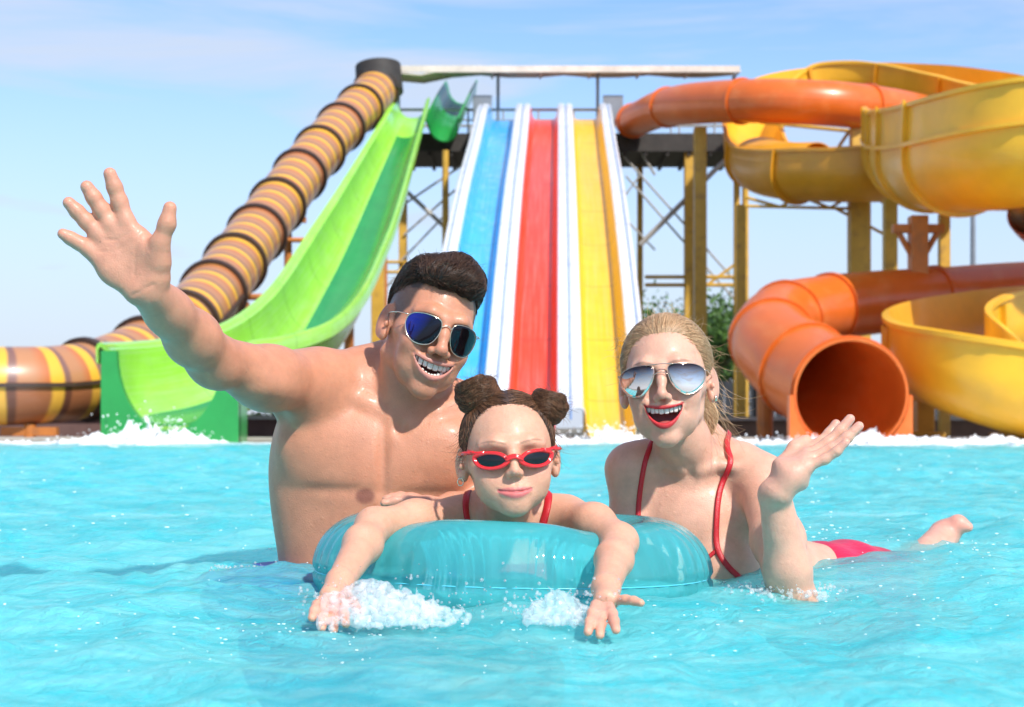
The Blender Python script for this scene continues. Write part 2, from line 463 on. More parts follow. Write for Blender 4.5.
# ============================================================ three lane racing slide
def racing_slide():
    root = thing('racing_slide', 'straight three-lane slide with blue, red and yellow lanes between white walls', 'water slide')
    ctl = [(24.15, .07), (25.0, .09), (26.2, .35), (28, 1.15), (31, 2.75), (34, 4.2), (38, 5.95), (42, 7.5), (46, 9.15), (47.6, 9.6), (48.6, 9.62)]
    PX = []
    for (Y, Z) in ctl:
        PX.append((.28 + (Y - 24) / 24 * .72, Y, Z))
    P, s = catmull(PX[::-1], 90)        # running down towards the pool, so 'side' = T x Z points to -x
    pitch = 1.25
    for j, (nm, m) in enumerate((('blue', M_blue), ('red', M_red), ('yellow', M_yel))):
        off = (j - 1) * pitch
        x = np.array([-.40, -.385, -.35, -.29, -.15, 0, .15, .29, .35, .385, .40]); z = np.array([.40, .22, .09, .02, .0, 0, .0, .02, .09, .22, .40])
        prof = [(-(a + off), b - .04) for a, b in zip(x, z)] + [(-(a + off), b) for a, b in zip(x[::-1], z[::-1])]
        o = sweep('lane', P, s, prof, m, root); o['label'] = nm + ' lane of the racing slide'
    for j in range(4):
        c = (j - 1.5) * pitch
        for sg in (-1, 1):
            edge = c + sg * (pitch / 2 - .40)          # where it meets the lane on that side
            inner = c + sg * .018
            if (j == 0 and sg == -1) or (j == 3 and sg == 1):
                # outward face of the outermost wall
                xs = [c + sg * .018, c + sg * .05, c + sg * .10, c + sg * .13]; zs = [.46, .49, .46, -.12]
            else:
                xs = [edge, edge - sg * .02, edge - sg * .07, inner + sg * .05, inner]; zs = [.40, .47, .50, .50, .46]
            prof = [(-a, b - .03) for a, b in zip(xs, zs)] + [(-a, b) for a, b in zip(xs[::-1], zs[::-1])]
            o = sweep('side_wall', P, s, prof, M_white, root)
        prof = [(-(c - .016), .30), (-(c + .016), .30), (-(c + .016), .44), (-(c - .016), .44)]
        sweep('joint_strip', P, s, prof, M_line, root)
    st = []
    for Y in (29, 33.5, 38, 42.5):
        z = np.interp(Y, [c[0] for c in ctl], [c[1] for c in ctl]); xc = .28 + (Y - 24) / 24 * .72
        b = MB()
        for dx in (-1.2, 1.2):
            b.bar((xc + dx, Y, .02), (xc + dx, Y, z - .15), .11, 12)
        b.box((xc, Y, z - .18), (3.2, .16, .16))
        b.build('support_frame', M_steel, root)
racing_slide()

# ============================================================ green slide
def green_slide():
    root = thing('green_slide', 'steep bright green open slide with a square-fronted mouth at the pool edge', 'water slide')
    ctl = [at(171, 353, 24.0), at(185, 351, 25.0), at(228, 345, 26.6), at(280, 328, 28.9), at(316, 296, 31.8), at(343, 250, 35.2), at(367, 202, 38.6), at(388, 155, 42.5), at(406, 114, 46.5), at(412, 100, 48.3)]
    P, s = catmull(ctl[::-1], 100)
    # radius of the pipe: narrower at the top, wide at the run-out
    sc = np.interp(s / s[-1], [0, .12, .5, .8, .93, 1], [.55, .64, .98, 1.04, 1.12, 1.12])
    A = np.linspace(math.pi, 2 * math.pi, 29)
    C = np.stack([np.sign(np.cos(A)) * np.abs(np.cos(A)) ** .75 * .80, np.sin(A) * 1.05 + .04], 1)
    C = np.vstack([[-.92, .12], [-.90, .10], [-.86, .06], C, [.86, .06], [.90, .10], [.92, .12]])
    D = np.gradient(C, axis=0); D /= np.linalg.norm(D, axis=1)[:, None]; N = np.stack([D[:, 1], -D[:, 0]], 1)
    prof = np.vstack([C + N * .05, C[::-1]]).tolist()
    sweep('chute', P, s, prof, M_green, root, scale=sc)
    # shade of the right inner wall, laid on as a darker green strip
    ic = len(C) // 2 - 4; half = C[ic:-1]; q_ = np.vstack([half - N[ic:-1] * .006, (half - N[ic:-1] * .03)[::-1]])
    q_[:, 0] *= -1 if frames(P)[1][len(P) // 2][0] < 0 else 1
    o = sweep('shade_strip', P, s, q_.tolist(), M_greend, root, scale=sc, i0=9); o['label'] = 'darker green strip painting the shade of the right inner wall'
    # rolled outer flanges
    for sg in (-1, 1):
        xs = [sg * .90, sg * .98, sg * 1.02, sg * 1.02]; zs = [.12, .14, .08, -.12]
        pr = [(a, b) for a, b in zip(xs, zs)] + [(a - sg * .03, b - .04) for a, b in zip(xs[::-1], zs[::-1])]
        sweep('flange', P, s, pr, M_green, root, scale=sc)
    # front panel of the mouth: a square board with a U cut through it
    fx, fy, fz = P[-1]
    T, S, U = frames(P)
    w_, top, bot = 1.05, .0, -.72
    zt = at(0, 351, 24.0)[2]
    zb = -.08
    n = 21; a = np.linspace(math.pi, 2 * math.pi, n)
    ux = np.cos(a) * .82; uz = zt + np.sin(a) * (zt - at(0, 431, 24.0)[2])
    pts_i = [(ux[k], uz[k]) for k in range(n)]
    ox = []
    for k in range(n):
        tt = k / (n - 1)
        if tt < .3: q = (-w_, zt + (zb - zt) * tt / .3)
        elif tt > .7: q = (w_, zb + (zt - zb) * (tt - .7) / .3)
        else: q = (-w_ + 2 * w_ * (tt - .3) / .4, zb)
        ox.append(q)
    vs = []; fs = []
    for yy in (23.9, 24.08):
        for k in range(n): vs.append((fx + pts_i[k][0], yy, pts_i[k][1])); vs.append((fx + ox[k][0], yy, ox[k][1]))
    m2 = 2 * n
    for k in range(n - 1):
        a_, b_, c_, d_ = 2 * k, 2 * k + 1, 2 * k + 3, 2 * k + 2
        fs.append((a_, b_, c_, d_)); fs.append((m2 + d_, m2 + c_, m2 + b_, m2 + a_))
        fs.append((a_, d_, m2 + d_, m2 + a_)); fs.append((b_, m2 + b_, m2 + c_, c_))
    for k in (0, n - 1):
        fs.append((2 * k, 2 * k + 1, m2 + 2 * k + 1, m2 + 2 * k))
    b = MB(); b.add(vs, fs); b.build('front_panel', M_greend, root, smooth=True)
    # side cheeks run back from the panel
    for sg in (-1, 1):
        b = MB(); x0 = fx + sg * (w_ - .03)
        b.add([(x0 - .03, 24.0, zt), (x0 + .03, 24.0, zt), (x0 + .03, 24.0, zb), (x0 - .03, 24.0, zb),
               (x0 - .03, 24.7, zt - .06), (x0 + .03, 24.7, zt - .06), (x0 + .03, 24.7, zb + .1), (x0 - .03, 24.7, zb + .1)],
              [(0, 1, 2, 3), (4, 7, 6, 5), (0, 4, 5, 1), (1, 5, 6, 2), (2, 6, 7, 3), (3, 7, 4, 0)])
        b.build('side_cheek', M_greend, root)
    b = MB()
    for (px, py, Y) in ((306, 352, 33.5), (349, 290, 37.5), (383, 225, 42)):
        p = at(px, py, Y)
        b = MB(); b.bar((p[0], p[1], .02), p, .12, 12); b.build('support_post', M_steelo, root)
        q = at(px - 38, py - 30, Y); b = MB(); b.bar(p, (q[0], q[1], p[2] + .1), .05, 8); b.build('support_arm', M_steelo, root)
    return root
green_slide()

# a second green chute head beside it, its raised wall seen at the deck
def green_head():
    root = thing('green_slide', 'short green chute head rising beside the platform, behind the long green slide', 'water slide')
    ctl = [at(462, 88, 50.2), at(456, 98, 49.0), at(449, 112, 47.6), at(443, 126, 46.8)]
    P, s = catmull(ctl, 24)
    A = np.linspace(math.pi, 2 * math.pi, 21)
    C = np.stack([np.cos(A) * .42, np.sin(A) * .5], 1)
    C = np.vstack([[-.48, .25], C, [.48, .25]])
    D = np.gradient(C, axis=0); D /= np.linalg.norm(D, axis=1)[:, None]; N = np.stack([D[:, 1], -D[:, 0]], 1)
    prof = np.vstack([C + N * .05, C[::-1]]).tolist()
    sweep('chute', P, s, prof, M_greend, root)
    b = MB(); p = at(445, 132, 46.8); b.bar((p[0], p[1] + .3, .02), (p[0], p[1] + .3, p[2] - .5), .1, 12)
    b.build('support_post', M_steel, root)
green_head()

# ============================================================ striped tunnel slide
def stripe_material():
    m, n, l, b = mat('striped tunnel skin')
    uv = n.new('ShaderNodeUVMap'); sp = n.new('ShaderNodeSeparateXYZ'); l.new(uv.outputs[0], sp.inputs[0])
    nz = n.new('ShaderNodeTexNoise'); nz.inputs['Scale'].default_value = .8; l.new(uv.outputs[0], nz.inputs['Vector'])
    ad = n.new('ShaderNodeMath'); ad.operation = 'MULTIPLY_ADD'; l.new(nz.outputs['Fac'], ad.inputs[0]); ad.inputs[1].default_value = .12; l.new(sp.outputs['X'], ad.inputs[2])
    dv = n.new('ShaderNodeMath'); dv.operation = 'DIVIDE'; l.new(ad.outputs[0], dv.inputs[0]); dv.inputs[1].default_value = .62
    fr = n.new('ShaderNodeMath'); fr.operation = 'FRACT'; l.new(dv.outputs[0], fr.inputs[0])
    def ramp(cols):
        cr = n.new('ShaderNodeValToRGB'); el = cr.color_ramp.elements
        el[0].position = cols[0][0]; el[0].color = (*cols[0][1], 1); el[1].position = cols[1][0]; el[1].color = (*cols[1][1], 1)
        for p, c in cols[2:]:
            e = el.new(p); e.color = (*c, 1)
        l.new(fr.outputs[0], cr.inputs['Fac']); return cr
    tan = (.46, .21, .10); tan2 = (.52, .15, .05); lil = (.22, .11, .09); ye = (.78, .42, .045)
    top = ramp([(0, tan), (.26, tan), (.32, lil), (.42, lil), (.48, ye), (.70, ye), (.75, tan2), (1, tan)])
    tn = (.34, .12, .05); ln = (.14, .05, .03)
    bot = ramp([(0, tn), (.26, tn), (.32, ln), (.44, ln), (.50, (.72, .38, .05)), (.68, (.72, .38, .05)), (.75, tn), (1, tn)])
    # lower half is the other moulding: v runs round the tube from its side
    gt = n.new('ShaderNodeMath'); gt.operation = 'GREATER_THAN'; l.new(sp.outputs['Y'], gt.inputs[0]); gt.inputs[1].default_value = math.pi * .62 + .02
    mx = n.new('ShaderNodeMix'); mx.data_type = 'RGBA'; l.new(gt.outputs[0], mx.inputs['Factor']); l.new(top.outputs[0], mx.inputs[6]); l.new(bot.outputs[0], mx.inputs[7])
    l.new(mx.outputs[2], b.inputs['Base Color']); b.inputs['Roughness'].default_value = .35; b.inputs['Coat Weight'].default_value = .15
    return m
def tunnel_slide():
    root = thing('tunnel_slide', 'long enclosed tunnel slide with tan and yellow stripes and dark rings', 'water slide')
    ctl = [at(380, 86, 48.2), at(366, 102, 46.5), at(340, 128, 44), at(308, 165, 41), at(280, 202, 38.5), at(250, 243, 35.8), at(222, 282, 33.2), at(188, 322, 30.6),
           at(150, 352, 28.6), at(105, 374, 27.0), at(60, 384, 26.0), at(10, 386, 25.4), at(-60, 386, 25.3), at(-160, 380, 25.8), at(-300, 360, 27)]
    P, s = catmull(ctl, 170)
    r = .64
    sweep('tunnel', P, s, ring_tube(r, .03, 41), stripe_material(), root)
    T, S, U = frames(P)
    step = 2.15; k = .4
    while k < s[-1]:
        i = int(np.searchsorted(s, k)); i = min(i, len(P) - 2)
        b = MB()
        c = Vector(P[i]); d = Vector(T[i])
        n_ = 40; vs = []; fs = []
        for (rr, tt) in ((r - .005, -.06), (r + .085, -.06), (r + .085, .06), (r - .005, .06)):
            for a in range(n_):
                t = 2 * math.pi * a / n_
                q = c + Vector(S[i]) * math.cos(t) * rr + Vector(U[i]) * math.sin(t) * rr + d * tt
                vs.append(tuple(q))
        for e in range(3):
            for a in range(n_): fs.append((e * n_ + a, e * n_ + (a + 1) % n_, (e + 1) * n_ + (a + 1) % n_, (e + 1) * n_ + a))
        b.add(vs, fs); b.build('ring', M_brown, root, smooth=True)
        k += step
    # seam flange along the side, near run
    for sg in (-1, 1):
        pr = [(sg * (r - .01), -.03), (sg * (r + .06), -.03), (sg * (r + .06), .03), (sg * (r - .01), .03)]
        sweep('seam_flange', P, s, pr, M_brown, root, i0=95)
    # dark hood at the start
    hood = catmull([at(378, 66, 48.6), at(379, 84, 48.3)], 6)[0]
    b = MB(); c0 = Vector(at(378, 65, 48.0)); c1 = Vector(at(380, 94, 47.9))
    b.bar(c1, c0, .72, 28, .70); b.build('hood', M_dark, root, smooth=True, bevel=.04)
    for (px, py, Y) in ((30, 424, 25.4), (228, 300, 33.6), (288, 215, 39)):
        p = at(px, py, Y); b = MB()
        b.bar((p[0], p[1], .02), (p[0], p[1], p[2]), .10, 12)
        b.box((p[0], p[1], p[2] - .12), (.9, .16, .14)); b.build('support_post', M_steelo, root)
    # arms reaching to the green slide
    b = MB(); b.bar(at(232, 297, 33.6), at(276, 297, 33.6), .07, 8); b.build('support_arm', M_steelo, root)
    b = MB(); b.bar(at(283, 240, 37.2), at(312, 240, 37.2), .06, 8); b.build('support_arm', M_steelo, root)
    return root
tunnel_slide()

# ============================================================ starting platform
def platform():
    root = thing('start_platform', 'high dark steel platform on ochre columns above the racing slide', 'platform')
    b = MB()
    x0 = at(398, 0, 49)[0]; x1 = at(742, 0, 49)[0]; zt = at(0, 135, 49)[2]; zb = at(0, 153, 49)[2]
    b.box(((x0 + x1) / 2, 50.2, (zt + zb) / 2), (x1 - x0, 3.0, zt - zb))
    for i in range(16): b.box((x0 + (x1 - x0) * (i + .5) / 16, 50.2, zb - .06), (.1, 2.9, .12))
    b.build('deck', M_dark, root)
    b = MB()
    zr = at(0, 113, 49)[2]
    for y in (48.9, 51.5):
        for z in (zt + .45, zt + .75, zr + .1): b.bar((x0, y, z), (x1, y, z), .025, 6)
        k = 0
        while x0 + k * 1.1 < x1: b.bar((x0 + k * 1.1, y, zt), (x0 + k * 1.1, y, zr + .1), .03, 6); k += 1
    b.build('railing', M_brace, root)
    for (xa, xb) in ((473, 492), (603, 623)):
        b = MB(); p = at((xa + xb) / 2, 110, 48.6); b.box(p, ((xb - xa) / FPX * 48.6, .12, .9)); b.build('panel', M_grey, root, bevel=.02)
    # canopy
    b = MB()
    y0, y1 = 48.0, 49.6; cz = at(0, 67, 48)[2]; n = 12
    xa, xb = at(392, 0, 48)[0], at(740, 0, 48)[0]
    vs = []; fs = []
    for j, (yy, dz) in enumerate(((y0, 0), (48.8, .12), (y1, .1))):
        for i in range(n + 1):
            t = i / n; sag = .10 * math.sin(t * math.pi * 4) ** 2
            for o_ in (0, .05): vs.append((xa + (xb - xa) * t, yy, cz + dz - sag + o_ - (.18 if t < .1 else 0)))
    st = 2 * (n + 1)
    for j in range(2):
        for i in range(n):
            a = j * st + 2 * i
            fs.append((a, a + st, a + st + 2, a + 2)); fs.append((a + 1, a + 3, a + st + 3, a + st + 1))
    for i in range(n):
        a = 2 * i; fs.append((a, a + 2, a + 3, a + 1)); a = 2 * st + 2 * i; fs.append((a, a + 1, a + 3, a + 2))
    b.add(vs, fs)
    for i in range(8): b.bar((xa + (xb - xa) * i / 7, y0, cz - .12), (xa + (xb - xa) * i / 7, y1, cz + .02), .04, 6)
    # hanging front valance
    b.box(((xa + xb) / 2, y0, cz - .06), (xb - xa, .03, .20))
    b.build('canopy', plain('faded canvas', (.66, .58, .50), .9, .2, 1.5, .2), root)
    for px in (498, 598, 398, 735):
        p = at(px, 66, 48.7); b = MB(); b.bar((p[0], 48.9, zt), (p[0], 48.9, p[2]), .05, 8); b.build('canopy_post', M_grey, root)
    # columns
    for (px, Y, r, ytop) in ((403, 49.2, .17, 152), (690, 49, .24, 138), (378, 40.5, .22, 232), (470, 51, .15, 152), (640, 51.2, .12, 152)):
        p = at(px, ytop, Y); b = MB(); b.box((p[0], Y, p[2] / 2 + .01), (r * 1.5, r * 1.5, p[2] - .02)); b.build('column', M_steel, root, bevel=.02)
    # twin column by the trees
    p = at(741, 150, 47); b = MB()
    for dx in (-.13, .13): b.bar((p[0] + dx, 47, .02), (p[0] + dx, 47, p[2]), .10, 10)
    for z in (1.2, 3.4, 5.6, 7.8): b.box((p[0], 47, z), (.34, .1, .3))
    b.build('column', M_steel, root)
    # bracing
    def br(a, c, r=.035, Y=49):
        b = MB(); b.bar(at(*a, Y), at(*c, Y), r, 6); b.build('brace', M_brace if r < .045 or r > .065 else M_steel, root)
    br((620, 152), (745, 292)); br((626, 176), (735, 300)); br((745, 140), (640, 245), .09); br((700, 290), (748, 255), .05)
    br((645, 277), (735, 277), .06); br((645, 285), (735, 285), .06)
    br((403, 205), (470, 160)); br((404, 235), (455, 190)); br((405, 190), (450, 232), .07); br((400, 262), (445, 215))
    br((368, 262), (404, 262), .05); br((368, 272), (404, 272), .05); br((372, 300), (404, 270), .04); br((330, 330), (375, 285), .04)
    br((640, 150), (655, 175), .04); br((640, 175), (622, 200), .03); br((655, 250), (622, 215), .03)
platform()

# ============================================================ right hand spiral slides
def tube_slide_high():
    root = thing('tube_slide', 'orange enclosed tube slide leaving the high platform to the right', 'water slide')
    ctl = [at(630, 122, 48.5), at(644, 116, 47), at(664, 108, 45.5), at(700, 103, 43.5), at(760, 101, 41.5), at(820, 103, 41), at(865, 107, 41.5), at(910, 114, 43), at(950, 124, 45)]
    P, s = catmull(ctl, 80)
    sweep('tube', P, s, ring_tube(.60, .03, 40), M_orange, root, scale=np.interp(s / s[-1], [0, .3, 1], [.80, .95, 1.0]))
    T, S, U = frames(P)
    for px in (648, 676, 738, 852):
        i = int(np.argmin(abs(P[:, 0] - at(px, 0, 43)[0])))
        flange(root, P[i], T[i], S[i], U[i], .60 * float(np.interp(s[i] / s[-1], [0, .3, 1], [.80, .95, 1.0])), .05, .09, M_orange)
    for px, Y in ((700, 44.0), (860, 41.5)):
        x = at(px, 0, Y)[0]; b = MB(); zt = at(px, 128, Y)[2]
        b.box((x, Y, zt / 2), (.5 if px > 800 else .34, .4, zt)); b.build('column', M_steel, root, bevel=.02)
def flange(root, c, T, S, U, r, h, w_, m, name='flange'):
    c = Vector(c); b = MB(); n_ = 40; vs = []; fs = []
    T = Vector(T); S = Vector(S); U = Vector(U)
    for (rr, tt) in ((r - .01, -w_ / 2), (r + h, -w_ / 2), (r + h, w_ / 2), (r - .01, w_ / 2)):
        for a in range(n_):
            t = 2 * math.pi * a / n_
            vs.append(tuple(c + S * math.cos(t) * rr + U * math.sin(t) * rr + T * tt))
    for e in range(3):
        for a in range(n_): fs.append((e * n_ + a, e * n_ + (a + 1) % n_, (e + 1) * n_ + (a + 1) % n_, (e + 1) * n_ + a))
    b.add(vs, fs); return b.build(name, m, root, smooth=True)
tube_slide_high()

def ribs(root, P, s, prof_r, every, m, w=1.0, ext=.0, scale=None, roll=None):
    """outside stiffening ribs of an open flume"""
    T, S, U = frames(P); k = every * .5
    A = np.linspace(math.pi, 2 * math.pi, 25)
    while k < s[-1]:
        i = int(np.searchsorted(s, k)); b = MB(); vs = []; fs = []; n = 0
        sc = 1 if scale is None else scale[i]
        a_ = 0 if roll is None else roll[i]; Si = S[i] * math.cos(a_) + U[i] * math.sin(a_); Ui = -S[i] * math.sin(a_) + U[i] * math.cos(a_)
        pts = [(-w, ext)] + [(math.cos(a) * w, math.sin(a)) for a in A] + [(w, ext)]
        for (x, z) in pts:
            for (rr, tt) in ((prof_r + .03, -.05), (prof_r + .13, -.05), (prof_r + .13, .05), (prof_r + .03, .05)):
                q = P[i] + Si * x * rr * sc + Ui * z * rr * sc + T[i] * tt; vs.append(tuple(q))
            n += 1
        for e in range(n - 1):
            for a in range(4): fs.append((4 * e + a, 4 * e + (a + 1) % 4, 4 * e + 4 + (a + 1) % 4, 4 * e + 4 + a))
        b.add(vs, fs); b.build('rib', m, root, smooth=True); k += every

def spiral_flume():
    root = thing('spiral_flume', 'amber open flume winding down in loops above the right side of the pool', 'water slide')
    # far upper arc, then round to the left and back under
    ctl = [at(1075, 116, 40), at(1015, 101, 41.5), at(965, 90, 43.6), at(915, 82, 45.4), at(860, 78, 46.6), at(805, 83, 47), at(768, 99, 46.2), at(752, 126, 44.5),
           at(758, 160, 42.5), at(788, 169, 40.3), at(825, 170, 39.2), at(870, 170, 38.5), at(940, 168, 40), at(1010, 165, 41)]
    P, s = catmull(ctl, 150)
    h = halfpipe(.74, .05, .05, 25, ext=.42)
    half = 78
    tilt = rad(13) * np.clip(1 - np.arange(len(P)) / 88.0, 0, 1) ** .5
    sweep('flume_section', P, s, h, M_yel2, root, i0=0, i1=half, roll=tilt)
    sweep('flume_section', P, s, h, M_amber, root, i0=half - 1, roll=tilt)
    ribs(root, P, s, .76, 2.9, M_amber, 1.0, .50, roll=tilt)
    # closed cover over the start of the lower run
    A = np.linspace(0, math.pi, 21)
    o = [(math.cos(a) * .80, math.sin(a) * .55 + .14) for a in A]; i_ = [(math.cos(a) * .77, math.sin(a) * .52 + .14) for a in A[::-1]]
    k0 = int(np.argmin(np.linalg.norm(P - np.array(at(727, 160, 42)), axis=1))); k1 = int(np.argmin(np.linalg.norm(P - np.array(at(800, 169, 38.7)), axis=1)))
    sweep('cover', P, s, o + i_, M_amber, root, i0=k0, i1=k1)
    # nearer loop on the right
    ctl = [at(908, 146, 38.5), at(914, 152, 36), at(926, 156, 33), at(950, 157, 30.4), at(988, 152, 28.4), at(1040, 144, 27.4), at(1120, 134, 27.6), at(1200, 126, 29.5)]
    P, s = catmull(ctl, 70)
    C = []
    hp = halfpipe(1.0, .06, .06, 29, ext=.95)
    sweep('flume_section', P, s, hp, M_yel2, root)
    ribs(root, P, s, 1.03, 2.6, M_yel2, 1.0, .90)
    for sg in (-1, 1):
        pr = [(sg * 1.04, .16), (sg * 1.16, .16), (sg * 1.16, .24), (sg * 1.04, .24)]
        sweep('side_rail', P, s, pr, M_yel2, root)
    # carrying structure
    for (px, Y, yt, w_, m) in ((858, 39.8, 190, .46, M_steel), (890, 37, 200, .30, M_steel), (944, 33, 214, .22, M_steel), (918, 30.8, 216, .34, M_steelo), (741, 42, 205, .24, M_steel)):
        p = at(px, yt, Y); b = MB(); b.box((p[0], Y, p[2] / 2), (w_, w_, p[2])); b.build('column', m, root, bevel=.02)
        if px == 918:
            b = MB(); b.box((p[0], Y, p[2] - .25), (1.0, .2, .16)); b.bar((p[0] - .45, Y, p[2] - .2), (p[0], Y, p[2] - 1.0), .06, 8); b.bar((p[0] + .45, Y, p[2] - .2), (p[0], Y, p[2] - 1.0), .06, 8)
            b.build('bracket', M_steelo, root)
    def br(a, c, r, Ya, Yb=None):
        b = MB(); b.bar(at(*a, Ya), at(*c, Yb or Ya), r, 6); b.build('brace', M_steel, root)
    for (a, c) in (((745, 206), (865, 209)), ((745, 197), (780, 207)), ((780, 207), (800, 196)), ((800, 196), (830, 208)), ((830, 208), (850, 196)), ((835, 208), (895, 240))): br(a, c, .04, 40)
    for (a, c) in (((760, 122), (860, 132)), ((775, 122), (850, 118)), ((780, 128), (800, 112)), ((830, 160), (850, 130)), ((850, 128), (900, 124))): br(a, c, .05, 43)
    br((955, 192), (1040, 212), .08, 33); br((985, 205), (1060, 205), .12, 33)
spiral_flume()

def tube_slide_low():
    root = thing('tube_slide', 'orange tube slide ending in a wide round mouth at the pool edge', 'water slide')
    ctl = [at(1120, 285, 33), at(1010, 292, 32), at(940, 298, 31.2), at(870, 303, 30.6), at(820, 310, 29.8), at(784, 320, 28.6), at(772, 338, 27.2), at(788, 358, 26.2), at(822, 382, 25.1), at(845, 392, 24.4), at(851, 395, 23.9)]
    P, s = catmull(ctl, 100)
    sc = np.interp(s / s[-1], [0, .45, .75, .93, 1], [.95, 1.0, 1.14, 1.32, 1.40])
    r = .62
    sweep('tube', P, s, ring_tube(r, .03, 44), M_orange, root, scale=sc)
    T, S, U = frames(P)
    for fr in (.12, .34, .52, .64, .76, .87, .985):
        i = int(fr * (len(P) - 1)); flange(root, P[i], T[i], S[i], U[i], r * sc[i], .05, .09, M_orange)
    # square skirt round the foot of the mouth
    m_ = Vector(P[-1]); b = MB()
    a = np.linspace(math.pi * 1.0, math.pi * 2.0, 15); R_ = r * sc[-1] + .02; w_ = R_ + .05
    vs = []; fs = []
    for yy in (m_.y - .02, m_.y + .22):
        for k, t in enumerate(a):
            vs.append((m_.x + math.cos(t) * R_, yy, max(m_.z + math.sin(t) * R_, -.05)))
            tt = k / 14
            q = (-w_, m_.z - (m_.z + .1) * tt / .3) if tt < .3 else ((w_, -.1 + (m_.z + .1) * (tt - .7) / .3) if tt > .7 else (-w_ + 2 * w_ * (tt - .3) / .4, -.1))
            vs.append((m_.x + q[0], yy, q[1]))
    n = len(a)
    for k in range(n - 1):
        A_, B_, C_, D_ = 2 * k, 2 * k + 1, 2 * k + 3, 2 * k + 2
        fs += [(A_, B_, C_, D_), (2 * n + D_, 2 * n + C_, 2 * n + B_, 2 * n + A_), (A_, D_, 2 * n + D_, 2 * n + A_), (B_, 2 * n + B_, 2 * n + C_, C_)]
    b.add(vs, fs); b.build('mouth_skirt', M_orange, root, smooth=True)
    for (px, Y, yt) in ((765, 27.2, 372), (905, 31, 330)):
        p = at(px, yt, Y); b = MB(); b.bar((p[0], Y, .02), p, .14, 12); b.build('support_post', M_steelo, root)
tube_slide_low()

def bowl_slide():
    root = thing('curved_slide', 'wide yellow open slide making a U-turn beside the orange tube mouth', 'water slide')
    ctl = [at(1260, 300, 33), at(1120, 306, 31.5), at(1030, 314, 30.3), at(965, 326, 28.8), at(938, 340, 27), at(946, 356, 25.4), at(990, 372, 24.5), at(1060, 392, 24.2), at(1150, 408, 24.0)]
    P, s = catmull(ctl, 90)
    hp = halfpipe(.78, .05, .07, 29, ext=.50)
    sweep('flume_section', P, s, hp, M_yel2, root)
    ribs(root, P, s, .80, 2.6, M_yel2, 1.0, .45)
    for (px, Y, yt, w_) in ((924, 27.0, 385, .30), (915, 27.6, 380, .3), (1010, 24.9, 398, .26)):
        p = at(px, yt, Y); b = MB(); b.box((p[0], Y, p[2] / 2), (w_, w_, p[2])); b.box((p[0], Y, .1), (w_ * 2, w_ * 2, .14)); b.build('support_post', M_steel, root, bevel=.02)
bowl_slide()

# tail of another dark red tube, top right
def red_tube():
    root = thing('tube_slide', 'dark red tube end seen under the amber flume at the far right', 'water slide')
    P, s = catmull([at(1080, 250, 31), at(1040, 225, 30), at(1030, 214, 29.2)], 20)
    sweep('tube', P, s, ring_tube(.42, .03, 30), plain('dark red gelcoat', (.30, .045, .02), .3, .2, 2, coat=.2), root)
    b = MB(); b.bar(at(1050, 240, 30.5), (at(1050, 240, 30.5)[0], 30.5, .02), .12, 10); b.build('support_post', M_steelo, root)
red_tube()

# ============================================================ things on the far deck
def lamp_pole():
    root = thing('lamp_pole', 'thin dark floodlight pole far behind the yellow slides', 'pole')
    p = at(973, 196, 70); b = MB(); b.bar((p[0], 70, .02), (p[0], 70, p[2] + 3), .16, 10, .09); b.build('pole', M_grey, root)
    b = MB(); b.box((p[0], 69.8, p[2] + 3.1), (1.2, .3, .4)); b.build('lamp_head', M_grey, root)
lamp_pole()

def low_wall(x0, x1, Y, h, m, label, name='low_wall'):
    xa, xb = at(x0, 0, Y)[0], at(x1, 0, Y)[0]
    root = thing(name, label, 'wall')
    b = MB(); b.box(((xa + xb) / 2, Y, h / 2), (xb - xa, .4, h)); b.build('wall_body', m, root)
    b = MB(); b.box(((xa + xb) / 2, Y - .02, h + .04), (xb - xa + .1, .52, .08)); b.build('wall_cap', M_brace, root)
low_wall(-200, 470, 33.5, .42, plain('maroon wall', (.13, .07, .06), .8, .3, 1), 'low maroon wall on the deck behind the green slide mouth')
low_wall(640, 1300, 34.5, .40, plain('brick wall', (.20, .13, .09), .8, .3, 1), 'low brown wall on the deck under the yellow slides')

def fence():
    root = thing('fence', 'dark board fence standing behind the right-hand slides', 'fence')
    Y = 56; xa, xb = at(640, 0, Y)[0], at(1400, 0, Y)[0]
    b = MB(); n = 90
    for i in range(n):
        b.box((xa + (xb - xa) * (i + .5) / n, Y + .02 * (i % 2), 1.0), ((xb - xa) / n * .93, .04, 1.8 + .04 * math.sin(i * 5.1)))
    b.build('board_panel', plain('dark boards', (.03, .035, .045), .7, .4, 2), root)
    for i in range(14):
        b = MB(); b.box((xa + (xb - xa) * i / 13, Y - .08, 1.02), (.1, .1, 2.0)); b.build('post', M_dark, root)
fence()

